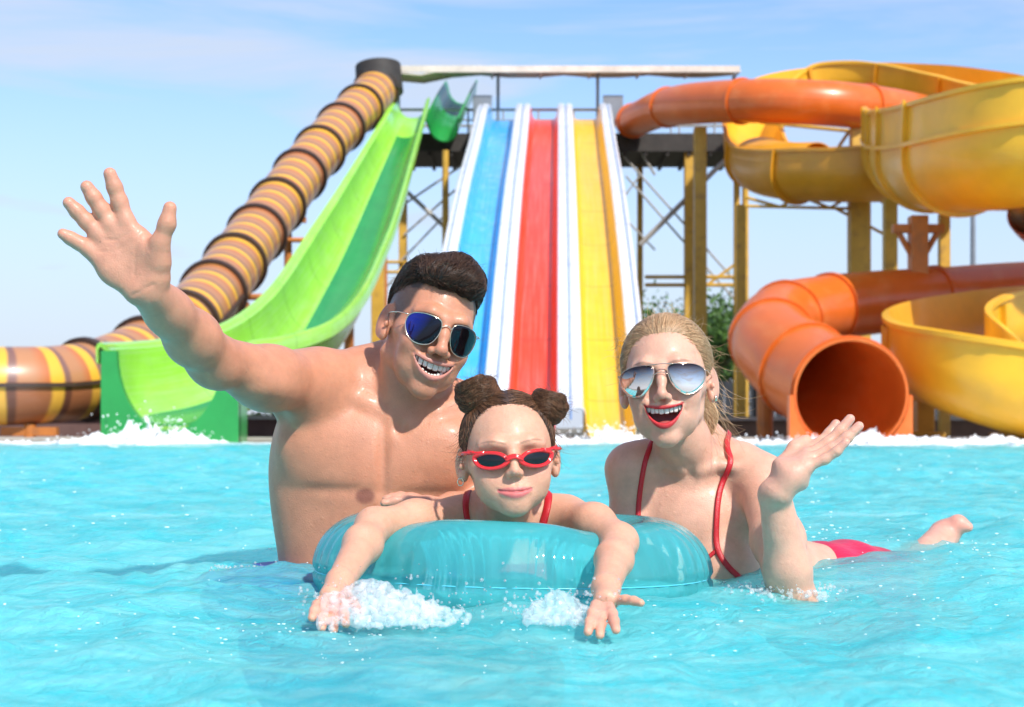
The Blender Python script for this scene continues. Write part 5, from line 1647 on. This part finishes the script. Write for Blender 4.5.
    F.limb([hip + np.array((-.02, .08, -.09)), A(900, 580, 3.2) + np.array((0, 0, -.09)), A(960, 560, 3.38) + np.array((0, 0, -.12))], [.078, .050, .03], .03)
    H.build(F)
    base = (.69, .375, .262)
    M_skin = skin_material('fair skin', .10, .46)
    def paint(V):
        C = np.tile(np.array(base), (len(V), 1))
        for t_ in tips: C = blend(C, gs(V, h(*t_), (.010, .02, .010)) * .45, (.74, .32, .27))
        C = blend(C, gs(V, h(792, 470, 0), (.03, .05, .03)) * .3, (.72, .36, .28))
        C = blend(C, gs(V, A(955, 523, 3.31), (.07, .1, .05)) * .6, (.72, .30, .24))
        P = to_local(V, H.M)
        # scalp shows the hair's colour at the parting
        return H.paint(V, C)
    body, V, Q = body_mesh('body', F, M_skin, root, paint)
    teeth(H, body, .0125, .0, True, tk=1.02)
    # bikini top
    L1 = ribbon(F, [(651, 446), (645, 462), (640, 490), (638, 520), (640, 556)], 2.2, 2.8, .0085, .0014, over=(.012, .03))
    L2 = ribbon(F, [(731, 463), (727, 472), (719, 492), (716, 520), (717, 548), (727, 566), (742, 580)], 2.3, 2.8, .0095, .0014, off=.0042, over=(.004, .010))
    L3 = ribbon(F, [(702, 563), (716, 551)], 2.3, 2.8, .007, .0014, n=10)
    cloth_piece('bikini_top', [L1, L2, L3], M_redcloth, root)
    # bikini bottom, half afloat
    G = Field([axis(.40, .92, .005, []), axis(2.72, 3.15, .005, []), axis(-.20, .06, .004, [])])
    G.ell(hip + np.array((.00, -.01, -.045)), (.165, .155, .116), .02)
    V2 = G.ax[2][None, None, :]
    G.F = np.maximum(G.F, np.abs(G.ax[0][:, None, None] - hip[0] - .00 + .0 * V2) - .125 - .012 * np.sin(G.ax[1][None, :, None] * 60)).astype(np.float32)
    V2, Q2 = G.mesh(); V2 = smooth_mesh(V2, Q2, 1)
    V2[:, 2] += .003 * np.sin(V2[:, 0] * 90 + V2[:, 1] * 40)
    link('bikini_bottom', mesh_np('bikini_bottom', V2, Q2), plain('pink red swim cloth', (.62, .02, .07), .35, .2, 14, .2, 60), root)
    # hair: smooth cap drawn back to a tail
    c = H.w(0, 0, 0)
    HF = Field([axis(c[0] - .14, c[0] + .16, .0022, []), axis(c[1] - .13, c[1] + .20, .0024, []), axis(c[2] - .16, c[2] + .16, .0022, [])])
    M = H.M
    HF.ell((0, .018, .038), (.0785, .0965, .084), .01, '+', M)
    HF.limb([(0, .10, .03), (.030, .115, -.01), (.048, .105, -.05), (.046, .09, -.085)], [.032, .027, .020, .010], .03, '+', M)
    I = np.array(M.inverted()); X, Yg, Z = np.meshgrid(*HF.ax, indexing='ij')
    lx = I[0, 0] * X + I[0, 1] * Yg + I[0, 2] * Z + I[0, 3]; ly = I[1, 0] * X + I[1, 1] * Yg + I[1, 2] * Z + I[1, 3]; lz = I[2, 0] * X + I[2, 1] * Yg + I[2, 2] * Z + I[2, 3]
    line = .071 - .026 * np.clip((np.abs(lx) - .02) / .045, 0, 1) ** 2 - .075 * np.clip((ly + .045) / .05, 0, 1) * np.clip((np.abs(lx) - .05) / .02, 0, 1) - .25 * np.clip((ly - .02) / .05, 0, 1)
    cap_edge(HF, line, lz)
    V3, Q3 = HF.mesh(); V3 = smooth_mesh(V3, Q3, 2)
    hm = link('hair', mesh_np('hair', V3, Q3), plain('blonde root', (.40, .24, .13), .55, .2, 40), root)
    Rm = np.array(H.R)[:3, :3]
    def flow(P):
        L = to_local(P, M); d = np.zeros_like(L)
        front = step(-L[:, 1], -.01, .06); side = step(np.abs(L[:, 0]), .01, .05)
        d[:, 0] = np.sign(L[:, 0]) * (.55 * front) * side - L[:, 0] * 2 * (1 - front)
        d[:, 1] = .9
        d[:, 2] = -.35 * step(L[:, 1], .0, .08) - .18 * side + .3 * front * (1 - side)
        tail = step(L[:, 1], .085, .105); d[:, 2] -= 1.4 * tail; d[:, 0] += .5 * tail; d[:, 1] *= 1 - .8 * tail
        return d @ Rm.T
    Lc = to_local(V3, M)
    S1 = comb(V3, Q3, HF.sample, flow, 15000, .06, 9, 5, .0013, .085)
    mt = hair_material('blonde hair', (.38, .215, .110), (.74, .50, .29), .34)
    strands('hair_strands', S1, .00027, mt, hm)
    rg = np.random.default_rng(9); W = []
    for i in range(150):
        a = rg.uniform(-1, 1); p = np.array((.058 + rg.normal(0, .012), .075 + rg.normal(0, .015), -.03 + rg.normal(0, .03))) if i < 95 else np.array((rg.choice((-1, 1)) * .074, -.01 + rg.normal(0, .02), .04 + rg.normal(0, .02)))
        d = np.array((.35 + rg.normal(0, .4), .2 + rg.normal(0, .3), -1.0)) if i < 95 else np.array((np.sign(p[0]) * .3, .9, -.5 + rg.normal(0, .2)))
        ln = rg.uniform(.04, .12) if i < 95 else rg.uniform(.02, .05); cu = rg.normal(0, .5, 3); pts = []
        for k in range(9):
            pts.append(H.w(*p)); d = d + cu * .16; p = p + d / np.linalg.norm(d) * ln / 8
        W.append(pts)
    strays('stray_hairs', V3, Q3, M, Lc[:, 2] > -.02, 500, .035, .00020, mt, hm, 22, rise=.35)
    strands('loose_hair', np.array(W), .00026, mt, hm)
    # ear stud
    b = MB(); p = H.w(.082, .000, -.030)
    b.line([p + np.array((0, 0, .004)), p, p - np.array((0, 0, .005))], .0022, 8); b.build('earring', M_gold, root, smooth='all')
    return root, F, H
WOMAN, WOMAN_F, WOMAN_H = build_woman()
M_rose = plain('rose gold wire', (.80, .55, .42), .2, .05, 30, metal=1.0)
eyewear(WOMAN_H, "rose gold aviator sunglasses with silver mirrored lenses, worn by the laughing woman", [(.0120, .010), (.024, .0170), (.055, .0155), (.0715, .005), (.069, -.016), (.052, -.0320), (.034, -.0325), (.0165, -.014)],
        -.0985, 5.0, .0008, M_rose, lens_material('silver mirror lens', (.06, .04, .045), (.95, .86, .80), WOMAN_H, -.015, .016, .95, .05), (.078, .010, .004), (.0715, .005), [[(-.0125, .0), (0, .004), (.0125, .0)], [(-.024, .0165), (0, .0175), (.024, .0165)]], dz=.004)  # dark top and pale bottom are reflected tones put into the lens colour
def build_girl():
    root = thing('person', 'little girl with two brown hair buns leaning over the blue ring, hands in the water', 'person')
    F = Field([axis(-.34, .26, .0036, [(-.10, .10, .0015), (.08, .20, .0022), (-.29, -.20, .0022)]),
               axis(1.81, 3.05, .0045, [(1.84, 2.06, .0020), (2.13, 2.30, .0015), (2.30, 2.50, .0035)]),
               axis(-.42, .30, .0055, [(-.05, .12, .0022), (.10, .29, .0015)])])
    H = Head(A(509, 459, 2.26), yaw=5, roll=-3, pitch=3, sc=(.875, .88, .81), smile=.0, kid=1, jaw=.92, cheek=1.06, drop=-.010, nz=.005, np=.006,
             mouth=(.0255, -.0600, .0035, .0, .0), lips=(.0052, .0066), lipcol=(.62, .17, .16), blush=.35, nose=.80, my=-.0865,
             brow=((.20, .10, .06), .0028, .55), blushcol=(.66, .26, .19), browz=.001)
    # body through the hole of the ring
    F.limb([A(507, 530, 2.375), A(507, 600, 2.36), A(507, 700, 2.42)], [.070, .066, .070], .03, flat=((0, 1, 0), .82))
    nb = A(507, 524, 2.36); ht = H.w(0, .018, -.05)
    F.limb([nb, ht], [.034, .034], .02)
    sl = A(455, 520, 2.345); sr = A(566, 518, 2.345)
    F.limb([A(480, 518, 2.37), sl], [.032, .030], .03); F.limb([A(530, 518, 2.37), sr], [.032, .030], .03)
    F.limb([A(495, 508, 2.36), A(470, 517, 2.36)], [.02, .022], .03); F.limb([A(520, 508, 2.36), A(548, 516, 2.36)], [.02, .022], .03)
    # picture-left arm: over the ring, forearm down in front
    el = A(374, 526, 2.225); wl = A(340, 582, 2.03)
    F.limb([sl, (sl + el) / 2 + np.array((0, 0, .004)), el], [.031, .0275, .0245], .02)
    F.limb([el, el + (wl - el) * .35, wl], [.0250, .0255, .0175], .015)
    F.limb([wl, A(330, 598, 1.985)], [.0165, .0155], .01, flat=((.3, 1, .3), .7))
    for i, (kx, tx, ty) in enumerate(((321, 312, 618), (327, 322, 628), (333, 334, 630), (339, 346, 624))):
        finger(F, bent(A(kx, 601, 1.965), A(tx, ty, 1.895), (0, 0, .004)), .0062, .004)
    F.limb([A(340, 590, 2.00), A(352, 602, 1.955), A(359, 611, 1.92)], [.0085, .0068, .0058], .005)
    # picture-right arm
    er = A(619, 542, 2.20); w2 = A(606, 588, 2.01)
    F.limb([sr, (sr + er) / 2 + np.array((.004, 0, .008)), er], [.031, .0275, .0250], .02)
    F.limb([er, er + (w2 - er) * .4, w2], [.0252, .0245, .0178], .015)
    F.limb([w2, A(606, 601, 1.965)], [.0165, .0160], .01, flat=((.2, 1, .3), .7))
    for i, (kx, ky, tx, ty) in enumerate(((596, 607, 588, 632), (602, 610, 600, 635), (609, 609, 616, 630))):
        finger(F, bent(A(kx, ky - 2, 1.935), A(tx, ty, 1.86), (0, 0, .004)), .0064, .004)
    finger(F, bent(A(614, 600, 1.965), A(641, 603, 1.93), (0, 0, .002)), .0058, .004)
    # legs afloat behind
    for sg in (-1, 1):
        hp = A(507, 690, 2.45); F.limb([hp + np.array((sg * .04, 0, 0)), hp + np.array((sg * .06, .28, -.02)), hp + np.array((sg * .07, .52, .02))], [.05, .034, .022], .03)
    F.bump(A(505, 521, 2.30), (.010, .02, .010), -.003)
    H.build(F)
    M_skin = skin_material('child skin', .03, .48)
    base = (.67, .355, .235)
    def paint(V):
        C = np.tile(np.array(base), (len(V), 1))
        for p in (A(328, 612, 1.93), A(605, 618, 1.90)): C = blend(C, gs(V, p, (.05, .06, .03)) * .5, (.74, .33, .25))
        return H.paint(V, C)
    body, V, Q = body_mesh('body', F, M_skin, root, paint)
    # swimsuit straps
    L1 = ribbon(F, [(465, 505), (466, 515), (470, 530), (474, 545)], 2.1, 2.6, .010, .0016, n=16, over=(.004, .02))
    L2 = ribbon(F, [(549, 498), (547, 510), (543, 524), (538, 545)], 2.1, 2.6, .012, .0016, n=16, over=(-.004, .02))
    cloth_piece('swimsuit_strap', [L1], M_redcloth, root); cloth_piece('swimsuit_strap', [L2], M_redcloth, root)
    G = Field([axis(-.12, .12, .005, []), axis(2.25, 2.60, .005, []), axis(-.30, .04, .005, [])])
    G.limb([A(507, 575, 2.36), A(507, 610, 2.36), A(507, 705, 2.42)], [.074, .071, .077], .03, flat=((0, 1, 0), .82))
    V2, Q2 = G.mesh(); link('swimsuit', mesh_np('swimsuit', smooth_mesh(V2, Q2, 1), Q2), M_redcloth, root)
    # hair
    M = H.M; c = H.w(0, 0, 0)
    HF = Field([axis(c[0] - .12, c[0] + .12, .0020, []), axis(c[1] - .11, c[1] + .11, .0022, []), axis(c[2] - .05, c[2] + .15, .0020, [])])
    HF.ell((0, .018, .038), (.0775, .0960, .086), .01, '+', M)
    I = np.array(M.inverted()); X, Yg, Z = np.meshgrid(*HF.ax, indexing='ij')
    lx = I[0, 0] * X + I[0, 1] * Yg + I[0, 2] * Z + I[0, 3]; ly = I[1, 0] * X + I[1, 1] * Yg + I[1, 2] * Z + I[1, 3]; lz = I[2, 0] * X + I[2, 1] * Yg + I[2, 2] * Z + I[2, 3]
    line = .094 - .050 * np.clip((np.abs(lx) - .02) / .05, 0, 1) ** 1.5 - .060 * np.clip((ly + .05) / .05, 0, 1) * np.clip((np.abs(lx) - .05) / .02, 0, 1) - .12 * np.clip((ly - .01) / .05, 0, 1)
    cap_edge(HF, line, lz)
    V3, Q3 = HF.mesh(); V3 = smooth_mesh(V3, Q3, 2)
    M_root = plain('brown hair root', (.045, .022, .014), .55, .2, 60)
    hm = link('hair', mesh_np('hair', V3, Q3), M_root, root)
    Rm = np.array(H.R)[:3, :3]
    bl = np.array(((-.056, .000, .135), (.060, .000, .120)))
    def flow(P):
        L = to_local(P, M); t = np.where(L[:, :1] < 0, bl[0], bl[1]) * np.array((1, 1, .8)); return (t - L) / (np.linalg.norm(t - L, axis=1)[:, None] + 1e-6) @ Rm.T
    S1 = comb(V3, Q3, HF.sample, flow, 10000, .035, 7, 6, .0012, .08)
    mt = hair_material('brown hair', (.030, .013, .007), (.24, .11, .055), .34)
    strands('hair_strands', S1, .00028, mt, hm)
    rg = np.random.default_rng(4)
    for (bx, by, br, sd) in ((478, 395, .0285, 1), (548, 406, .0240, 2)):
        bc = A(bx, by, 2.265)
        BF = Field([axis(bc[0] - .05, bc[0] + .05, .0018, []), axis(bc[1] - .05, bc[1] + .05, .002, []), axis(bc[2] - .05, bc[2] + .05, .0018, [])])
        R2 = np.random.default_rng(sd)
        # coils wound round a core
        ax_ = np.array((-.35 if sd == 1 else .35, -.15, 1.0)); ax_ /= np.linalg.norm(ax_)
        u = np.cross(ax_, (0, 1, 0)); u /= np.linalg.norm(u); v = np.cross(ax_, u)
        BF.ell(bc, (br * .72,) * 3, .01)
        turns = 3.2; n = 40; pts = []
        for t in np.linspace(0, 1, n):
            a = t * turns * 2 * math.pi + sd; zz = (-.62 + 1.30 * t) * br; rr = br * .80 * math.sqrt(max(1 - (zz / br) ** 2, .05)) + R2.normal(0, .0014)
            pts.append(bc + u * math.cos(a) * rr + v * math.sin(a) * rr + ax_ * zz)
        BF.limb(pts, [br * .27] * n, .003)
        for q in range(4):
            pts2 = []; a0 = R2.uniform(0, 6.28); w2_ = R2.normal(size=3); w2_ /= np.linalg.norm(w2_); uu = np.cross(w2_, (.3, .2, 1)); uu /= np.linalg.norm(uu); vv = np.cross(w2_, uu)
            for t in np.linspace(0, 1, 16): a = a0 + t * 3.6; pts2.append(bc + (uu * math.cos(a) + vv * math.sin(a)) * br * .86)
            BF.limb(pts2, [br * .17] * 16, .003)
        Vb, Qb = BF.mesh()
        bo = link('hair_bun', mesh_np('hair_bun', Vb, Qb), M_root, root)
        def bflow(P):
            D = P - bc; t = np.cross(ax_, D); t /= np.linalg.norm(t, axis=1)[:, None] + 1e-6; return t + ax_ * .45 * np.sin(D @ u * 160)[:, None]
        S2 = comb(Vb, Qb, BF.sample, bflow, 5000, .026, 7, 7 + sd, .0011, .14)
        strays('stray_hairs', Vb, Qb, M, np.ones(len(Vb), bool), 160, .022, .00020, mt, bo, 30 + sd)
        strands('bun_strands', S2, .00027, mt, bo)
    W = []
    for i in range(70):
        sg = -1 if i < 45 else 1
        p = np.array((sg * (.073 + rg.normal(0, .003)), -.02 + rg.normal(0, .02), rg.uniform(-.0, .06))); d = np.array((sg * rg.uniform(.2, .9), rg.normal(0, .3), -.8 + rg.normal(0, .4))); ln = rg.uniform(.015, .045); cu = rg.normal(0, .5, 3); pts = []
        for k in range(8): pts.append(H.w(*p)); d = d + cu * .2; p = p + d / np.linalg.norm(d) * ln / 7
        W.append(pts)
    strands('loose_hair', np.array(W), .00024, mt, hm)
    b = MB(); p = H.w(-.082, .000, -.036); n = 14
    b.line([p + np.array((math.cos(a) * .0042, 0, math.sin(a) * .0055)) for a in np.linspace(0, 2 * math.pi, n, endpoint=False)], .0009, 6, closed=True)
    b.build('earring', M_gold, root, smooth='all')
    return root, F, H
GIRL, GIRL_F, GIRL_H = build_girl()
M_redp = plain('glossy red plastic', (.72, .012, .012), .12, .04, 30, coat=.8)
M_blackl = plain('black lens', (.006, .006, .008), .16, .1, 10)
eyewear(GIRL_H, "red cat-eye sunglasses with black lenses, worn by the little girl", [(.0120, -.003), (.021, .0070), (.036, .0108), (.050, .0100), (.0605, .0050), (.054, -.0085), (.039, -.0142), (.022, -.0118)],
        -.0985, 6.0, .0027, M_redp, M_blackl, (.081, .008, .010), (.066, .0145), [[(-.013, .001), (0, .005), (.013, .001)], [(-.014, -.003), (0, .002), (.014, -.003)]], plastic=.11, dz=-.003, wings=[(.046, .0125), (.056, .0125), (.064, .0145), (.072, .0190)])

# ============================================================ swim ring
def swim_ring():
    R_, r, sy = .215, .087, .80
    cx, cy, cz = 0.0, 2.375, .018
    nu, nv = 420, 72
    U = np.linspace(0, 2 * np.pi, nu, endpoint=False)[:, None]; Vv = np.linspace(0, 2 * np.pi, nv, endpoint=False)[None, :]
    # welded seams pull the film into short radial puckers at the outer and inner weld
    sv = np.sin(Vv / 1.0)
    weld = np.exp(-(((np.abs(((Vv + np.pi) % (2 * np.pi)) - np.pi)) / .75) ** 2)) + np.exp(-(((np.abs(((Vv) % (2 * np.pi)) - np.pi)) / .75) ** 2))
    rr = r * (1 + .020 * weld * np.sin(U * 58 + 1.3 * np.sin(U * 5)) + .012 * np.sin(U * 3 + 1) + .006 * weld * np.sin(U * 83 + 2))
    crimp = 1 - .055 * np.exp(-((np.abs(((Vv + np.pi) % (2 * np.pi)) - np.pi)) / .05) ** 2)
    rr = rr * crimp
    rad_ = R_ + rr * np.cos(Vv)
    X = cx + rad_ * np.cos(U); Y = cy + rad_ * np.sin(U) * sy; Z = cz + rr * np.sin(Vv) * 1.0 + .006 * np.cos(U) * -1
    # pressed down a little under the girl's arms
    for (ax_, ay_) in ((-.165, 2.24), (.12, 2.24)):
        Z -= .012 * np.exp(-(((X - ax_) / .05) ** 2 + ((Y - ay_) / .08) ** 2)) * (Z > .04)
    V = np.stack([X, Y, Z], -1).reshape(-1, 3)
    idx = np.arange(nu * nv).reshape(nu, nv); j = np.roll(idx, -1, 0); k = np.roll(idx, -1, 1); jk = np.roll(j, -1, 1)
    F = np.stack([idx, j, jk, k], -1).reshape(-1, 4)
    m, n, l, b = mat('clear blue vinyl'); n.remove(b); out = n['Material Output']
    tr = n.new('ShaderNodeBsdfTransparent'); tr.inputs['Color'].default_value = (.78, .99, 1.0, 1)
    gl = n.new('ShaderNodeBsdfGlossy'); gl.inputs['Roughness'].default_value = .05
    df = n.new('ShaderNodeBsdfDiffuse'); df.inputs['Color'].default_value = (.14, .93, 1.0, 1)
    tl = n.new('ShaderNodeBsdfTranslucent'); tl.inputs['Color'].default_value = (.35, .93, 1.0, 1)
    md = n.new('ShaderNodeMixShader'); md.inputs[0].default_value = .42; l.new(df.outputs[0], md.inputs[1]); l.new(tl.outputs[0], md.inputs[2])
    lw = n.new('ShaderNodeLayerWeight'); lw.inputs['Blend'].default_value = .35
    mr = n.new('ShaderNodeMapRange'); mr.inputs['To Min'].default_value = .42; mr.inputs['To Max'].default_value = .66; l.new(lw.outputs['Facing'], mr.inputs['Value'])
    a = n.new('ShaderNodeMixShader'); l.new(mr.outputs[0], a.inputs[0]); l.new(tr.outputs[0], a.inputs[1]); l.new(md.outputs[0], a.inputs[2])
    fr = n.new('ShaderNodeFresnel'); fr.inputs['IOR'].default_value = 1.5
    c = n.new('ShaderNodeMixShader'); l.new(fr.outputs[0], c.inputs[0]); l.new(a.outputs[0], c.inputs[1]); l.new(gl.outputs[0], c.inputs[2])
    tc = n.new('ShaderNodeTexCoord'); nz = n.new('ShaderNodeTexNoise'); nz.inputs['Scale'].default_value = 22; nz.inputs['Detail'].default_value = 3
    l.new(tc.outputs['Object'], nz.inputs['Vector']); bp = n.new('ShaderNodeBump'); bp.inputs['Strength'].default_value = .25; bp.inputs['Distance'].default_value = .006
    l.new(nz.outputs['Fac'], bp.inputs['Height']); l.new(bp.outputs['Normal'], gl.inputs['Normal']); l.new(bp.outputs['Normal'], fr.inputs['Normal'])
    l.new(c.outputs[0], out.inputs['Surface'])
    root = thing('swim_ring', 'translucent turquoise inflatable swim ring under the little girl', 'swim ring')
    o = link('inflated_tube', mesh_np('inflated_tube', V, F), m, root)
    # weld line round the outside
    b = MB(); b.line([(cx + (R_ + r * .955) * math.cos(t), cy + (R_ + r * .955) * math.sin(t) * sy, cz - .006 * math.cos(t)) for t in np.linspace(0, 2 * math.pi, 160, endpoint=False)], .0009, 6, closed=True)
    b.build('weld_seam', plain('pale vinyl weld', (.12, .62, .78), .25, .05, 10), root, smooth='all')
swim_ring()
# ============================================================ splashes and froth
def ico(k=2):
    bm = bmesh.new(); bmesh.ops.create_icosphere(bm, subdivisions=k, radius=1)
    V = np.array([v.co for v in bm.verts]); F = np.array([[v.index for v in f.verts] for f in bm.faces]); bm.free(); return V, F
ICO_V, ICO_F = ico()
ICO1 = ico(1)
def balls(name, C, R, m, parent=None, sq=None):
    ICO_V, ICO_F = ICO1 if len(C) > 1000 else ico(2)
    n = len(C); sc = np.ones((n, 3)) if sq is None else sq
    V = (C[:, None, :] + ICO_V[None] * (R[:, None] * sc)[:, None, :]).reshape(-1, 3)
    F = (ICO_F[None] + (np.arange(n) * len(ICO_V))[:, None, None]).reshape(-1, 3)
    return link(name, mesh_np(name, V, F), m, parent)
def froth_material(name, glassy=.35, col=(.86, .92, .95)):
    m, n, l, b = mat(name); n.remove(b); out = n['Material Output']
    df = n.new('ShaderNodeBsdfDiffuse'); df.inputs['Color'].default_value = (*col, 1)
    tl = n.new('ShaderNodeBsdfTranslucent'); tl.inputs['Color'].default_value = (*col, 1)
    a = n.new('ShaderNodeMixShader'); a.inputs[0].default_value = .3; l.new(df.outputs[0], a.inputs[1]); l.new(tl.outputs[0], a.inputs[2])
    tr = n.new('ShaderNodeBsdfTransparent'); tr.inputs['Color'].default_value = (.95, .99, 1, 1)
    rf = n.new('ShaderNodeBsdfRefraction'); rf.inputs['IOR'].default_value = 1.25; rf.inputs['Color'].default_value = (.93, .99, 1, 1)
    t2 = n.new('ShaderNodeMixShader'); t2.inputs[0].default_value = .12; l.new(tr.outputs[0], t2.inputs[1]); l.new(rf.outputs[0], t2.inputs[2])
    c = n.new('ShaderNodeMixShader'); c.inputs[0].default_value = glassy; l.new(a.outputs[0], c.inputs[1]); l.new(t2.outputs[0], c.inputs[2])
    gl = n.new('ShaderNodeBsdfGlossy'); gl.inputs['Roughness'].default_value = .08
    fr = n.new('ShaderNodeFresnel'); fr.inputs['IOR'].default_value = 1.33
    e = n.new('ShaderNodeMixShader'); l.new(fr.outputs[0], e.inputs[0]); l.new(c.outputs[0], e.inputs[1]); l.new(gl.outputs[0], e.inputs[2])
    l.new(e.outputs[0], out.inputs['Surface']); return m
def bubbly(name, clear):
    m, n, l, b = mat(name); out = n['Material Output']
    setp(b, Base_Color=(.97, .985, 1, 1), Roughness=.12, Subsurface_Weight=1.0, Subsurface_Scale=.014, Coat_Weight=.6)
    b.inputs['Subsurface Radius'].default_value = (1, 1, 1)
    tr = n.new('ShaderNodeBsdfTransparent'); a = n.new('ShaderNodeMixShader'); a.inputs[0].default_value = clear
    l.new(b.outputs[0], a.inputs[1]); l.new(tr.outputs[0], a.inputs[2]); l.new(a.outputs[0], out.inputs['Surface']); return m
M_splash = bubbly('splash water', .74)
M_froth = froth_material('white froth', .45, (.98, .99, 1.0))

def hand_splash(name, x0, x1, y0, y1, zmax, seed, n, peak):
    """a churned lump of water with threads and flying drops"""
    rg = np.random.default_rng(seed)
    F = Field([axis(x0 - .03, x1 + .03, .0019, []), axis(y0 - .03, y1 + .03, .0022, []), axis(-.012, zmax + .03, .0019, [])])
    cx, cy = (x0 + x1) / 2, (y0 + y1) / 2; px_ = x0 + (x1 - x0) * peak
    for i in range(n):
        x = px_ + rg.normal(0, .26) * (x1 - x0); x = min(max(x, x0), x1)
        y = cy + rg.normal(0, .30) * (y1 - y0)
        t = abs(x - px_) / max(px_ - x0, x1 - px_)
        zt = zmax * (1 - t ** 1.2) * math.exp(-((y - cy) / (y1 - y0) * 2) ** 2)
        z = rg.uniform(-.004, max(zt, .002)); r = rg.uniform(.0014, .0044) * (1 - .35 * z / zmax)
        if rg.random() < .18:
            d = rg.normal(size=3) * np.array((.007, .006, .008)); F.limb([(x, y, z), tuple(np.array((x, y, z)) + d)], [r * .7, r * .4], .0025)
        else: F.ell((x, y, z), (r, r, r * rg.uniform(.7, 1.3)), .005)
    V, Q = F.mesh()
    o = tag(link(name, mesh_np(name, V, Q), M_splash), kind='stuff')
    m = 150
    C = np.stack([rg.uniform(x0 - .03, x1 + .03, m), rg.uniform(y0, y1, m), np.abs(rg.normal(0, zmax * .55, m)) + .004], 1)
    d = balls('drops', C, rg.uniform(.0007, .0026, m), M_splash, o)
hand_splash('water_splash', -.232, -.055, 1.90, 2.00, .050, 1, 2100, .32)
hand_splash('water_splash', .018, .108, 1.93, 2.00, .034, 2, 900, .45)
hand_splash('water_splash', .33, .45, 2.20, 2.31, .008, 3, 150, .5)
hand_splash('water_splash', -.47, -.37, 2.50, 2.60, .008, 4, 110, .5)

def froth(xa, xb, Ya, Yb, n, seed, peaks):
    """a ridge of boiling white water with loose drops over it"""
    rg = np.random.default_rng(seed)
    X0, X1 = (xa - 512) / FPX * 24.2, (xb - 512) / FPX * 24.2
    x = np.arange(X0, X1, .028); y = np.r_[np.arange(Ya, Yb - 1.2, .06), np.arange(Yb - 1.2, Yb, .028)]
    X, Y = np.meshgrid(x, y)
    def nz(sc, sd):
        r = np.random.default_rng(sd); f = np.zeros_like(X)
        for i in range(16):
            a = r.uniform(0, 6.28); k = 2 * np.pi / (sc * r.uniform(.6, 1.6)); f += np.sin(k * (math.cos(a) * X + math.sin(a) * Y) + r.uniform(0, 6.28))
        return f / 4
    px_ = X / 24.2 * FPX + 512; top = np.full_like(X, .02)
    for (pc, pw, ph) in peaks: top += ph * np.exp(-((px_ - pc) / pw) ** 2)
    t = np.clip((Y - Ya) / (Yb - Ya), 0, 1)
    f = np.abs(nz(.45, seed)) * .55 + np.abs(nz(.17, seed + 9)) * .45 + np.abs(nz(.08, seed + 5)) * .3
    cover = np.clip(t ** 1.5 * 1.3 + .45 * nz(1.3, seed + 3) - .50 + top * 2, -1, 1)
    Z = -.035 + .055 * cover * f + top * t ** 3 * (.35 + .9 * f) * np.clip((Yb - Y) / .25, 0, 1) ** .5
    ex = np.clip(np.minimum(px_ - xa, xb - px_) / 30, 0, 1); Z = Z * ex - .06 * (1 - ex)
    Xd = X + .05 * nz(.2, seed + 1); Yd = Y + .05 * nz(.2, seed + 2)
    idx = np.arange(X.size).reshape(X.shape); F = np.stack([idx[:-1, :-1], idx[:-1, 1:], idx[1:, 1:], idx[1:, :-1]], -1).reshape(-1, 4)
    o = link('splash_froth', mesh_np('splash_froth', np.stack([Xd, Yd, Z], -1).reshape(-1, 3), F), M_foam_and_glint)
    tag(o, kind='stuff')
    pk = np.array([p[2] for p in peaks]); q = rg.choice(len(peaks), n, p=pk / pk.sum())
    P = np.array(peaks)[q]; cx = P[:, 0] + rg.normal(0, 1, n) * P[:, 1] * .9
    C = np.stack([(cx - 512) / FPX * 24.2, Yb - np.abs(rg.normal(.35, .35, n)), np.abs(rg.normal(0, 1, n)) * P[:, 2] * .75 + .03], 1)
    balls('drops', C, rg.uniform(.004, .017, n), M_foam_and_glint, o)
M_foam_and_glint = plain('white foam and sun glint', (.93, .96, .97), .5, .03, 6, .3, 18, sub=.0)
froth(-30, 262, 19.0, 24.35, 900, 1, ((150, 24, .22), (190, 16, .14), (110, 30, .06)))
froth(425, 672, 20.0, 24.6, 900, 2, ((614, 18, .15), (535, 20, .08), (570, 60, .04)))
froth(690, 1100, 18.0, 23.9, 700, 3, ((850, 55, .06), (960, 90, .04)))

# tiny white balls standing in for sun glints on the water round the bathers
def glint_flecks():
    rg = np.random.default_rng(77); n = 950
    Y = 1.5 * (14 / 1.5) ** rg.uniform(0, 1, n); X = rg.uniform(-.42, .42, n) * Y
    k = 260
    X[:k] = .62 + rg.normal(0, .30, k); Y[:k] = 2.9 + rg.normal(0, .6, k)
    k2 = 120; X[k:k + k2] = -.15 + rg.normal(0, .22, k2); Y[k:k + k2] = 1.9 + rg.normal(0, .10, k2)
    H, _, _ = wave_height(X, Y)
    R = rg.uniform(.0005, .0013, n) * np.clip(Y / 2, .8, 4)
    o = balls('sun_glint', np.stack([X, Y, H + R * .4], 1), R, M_foam_and_glint, None, np.stack([rg.uniform(1, 2.6, n), np.ones(n), np.full(n, .6)], 1))
    tag(o, kind='stuff')
glint_flecks()
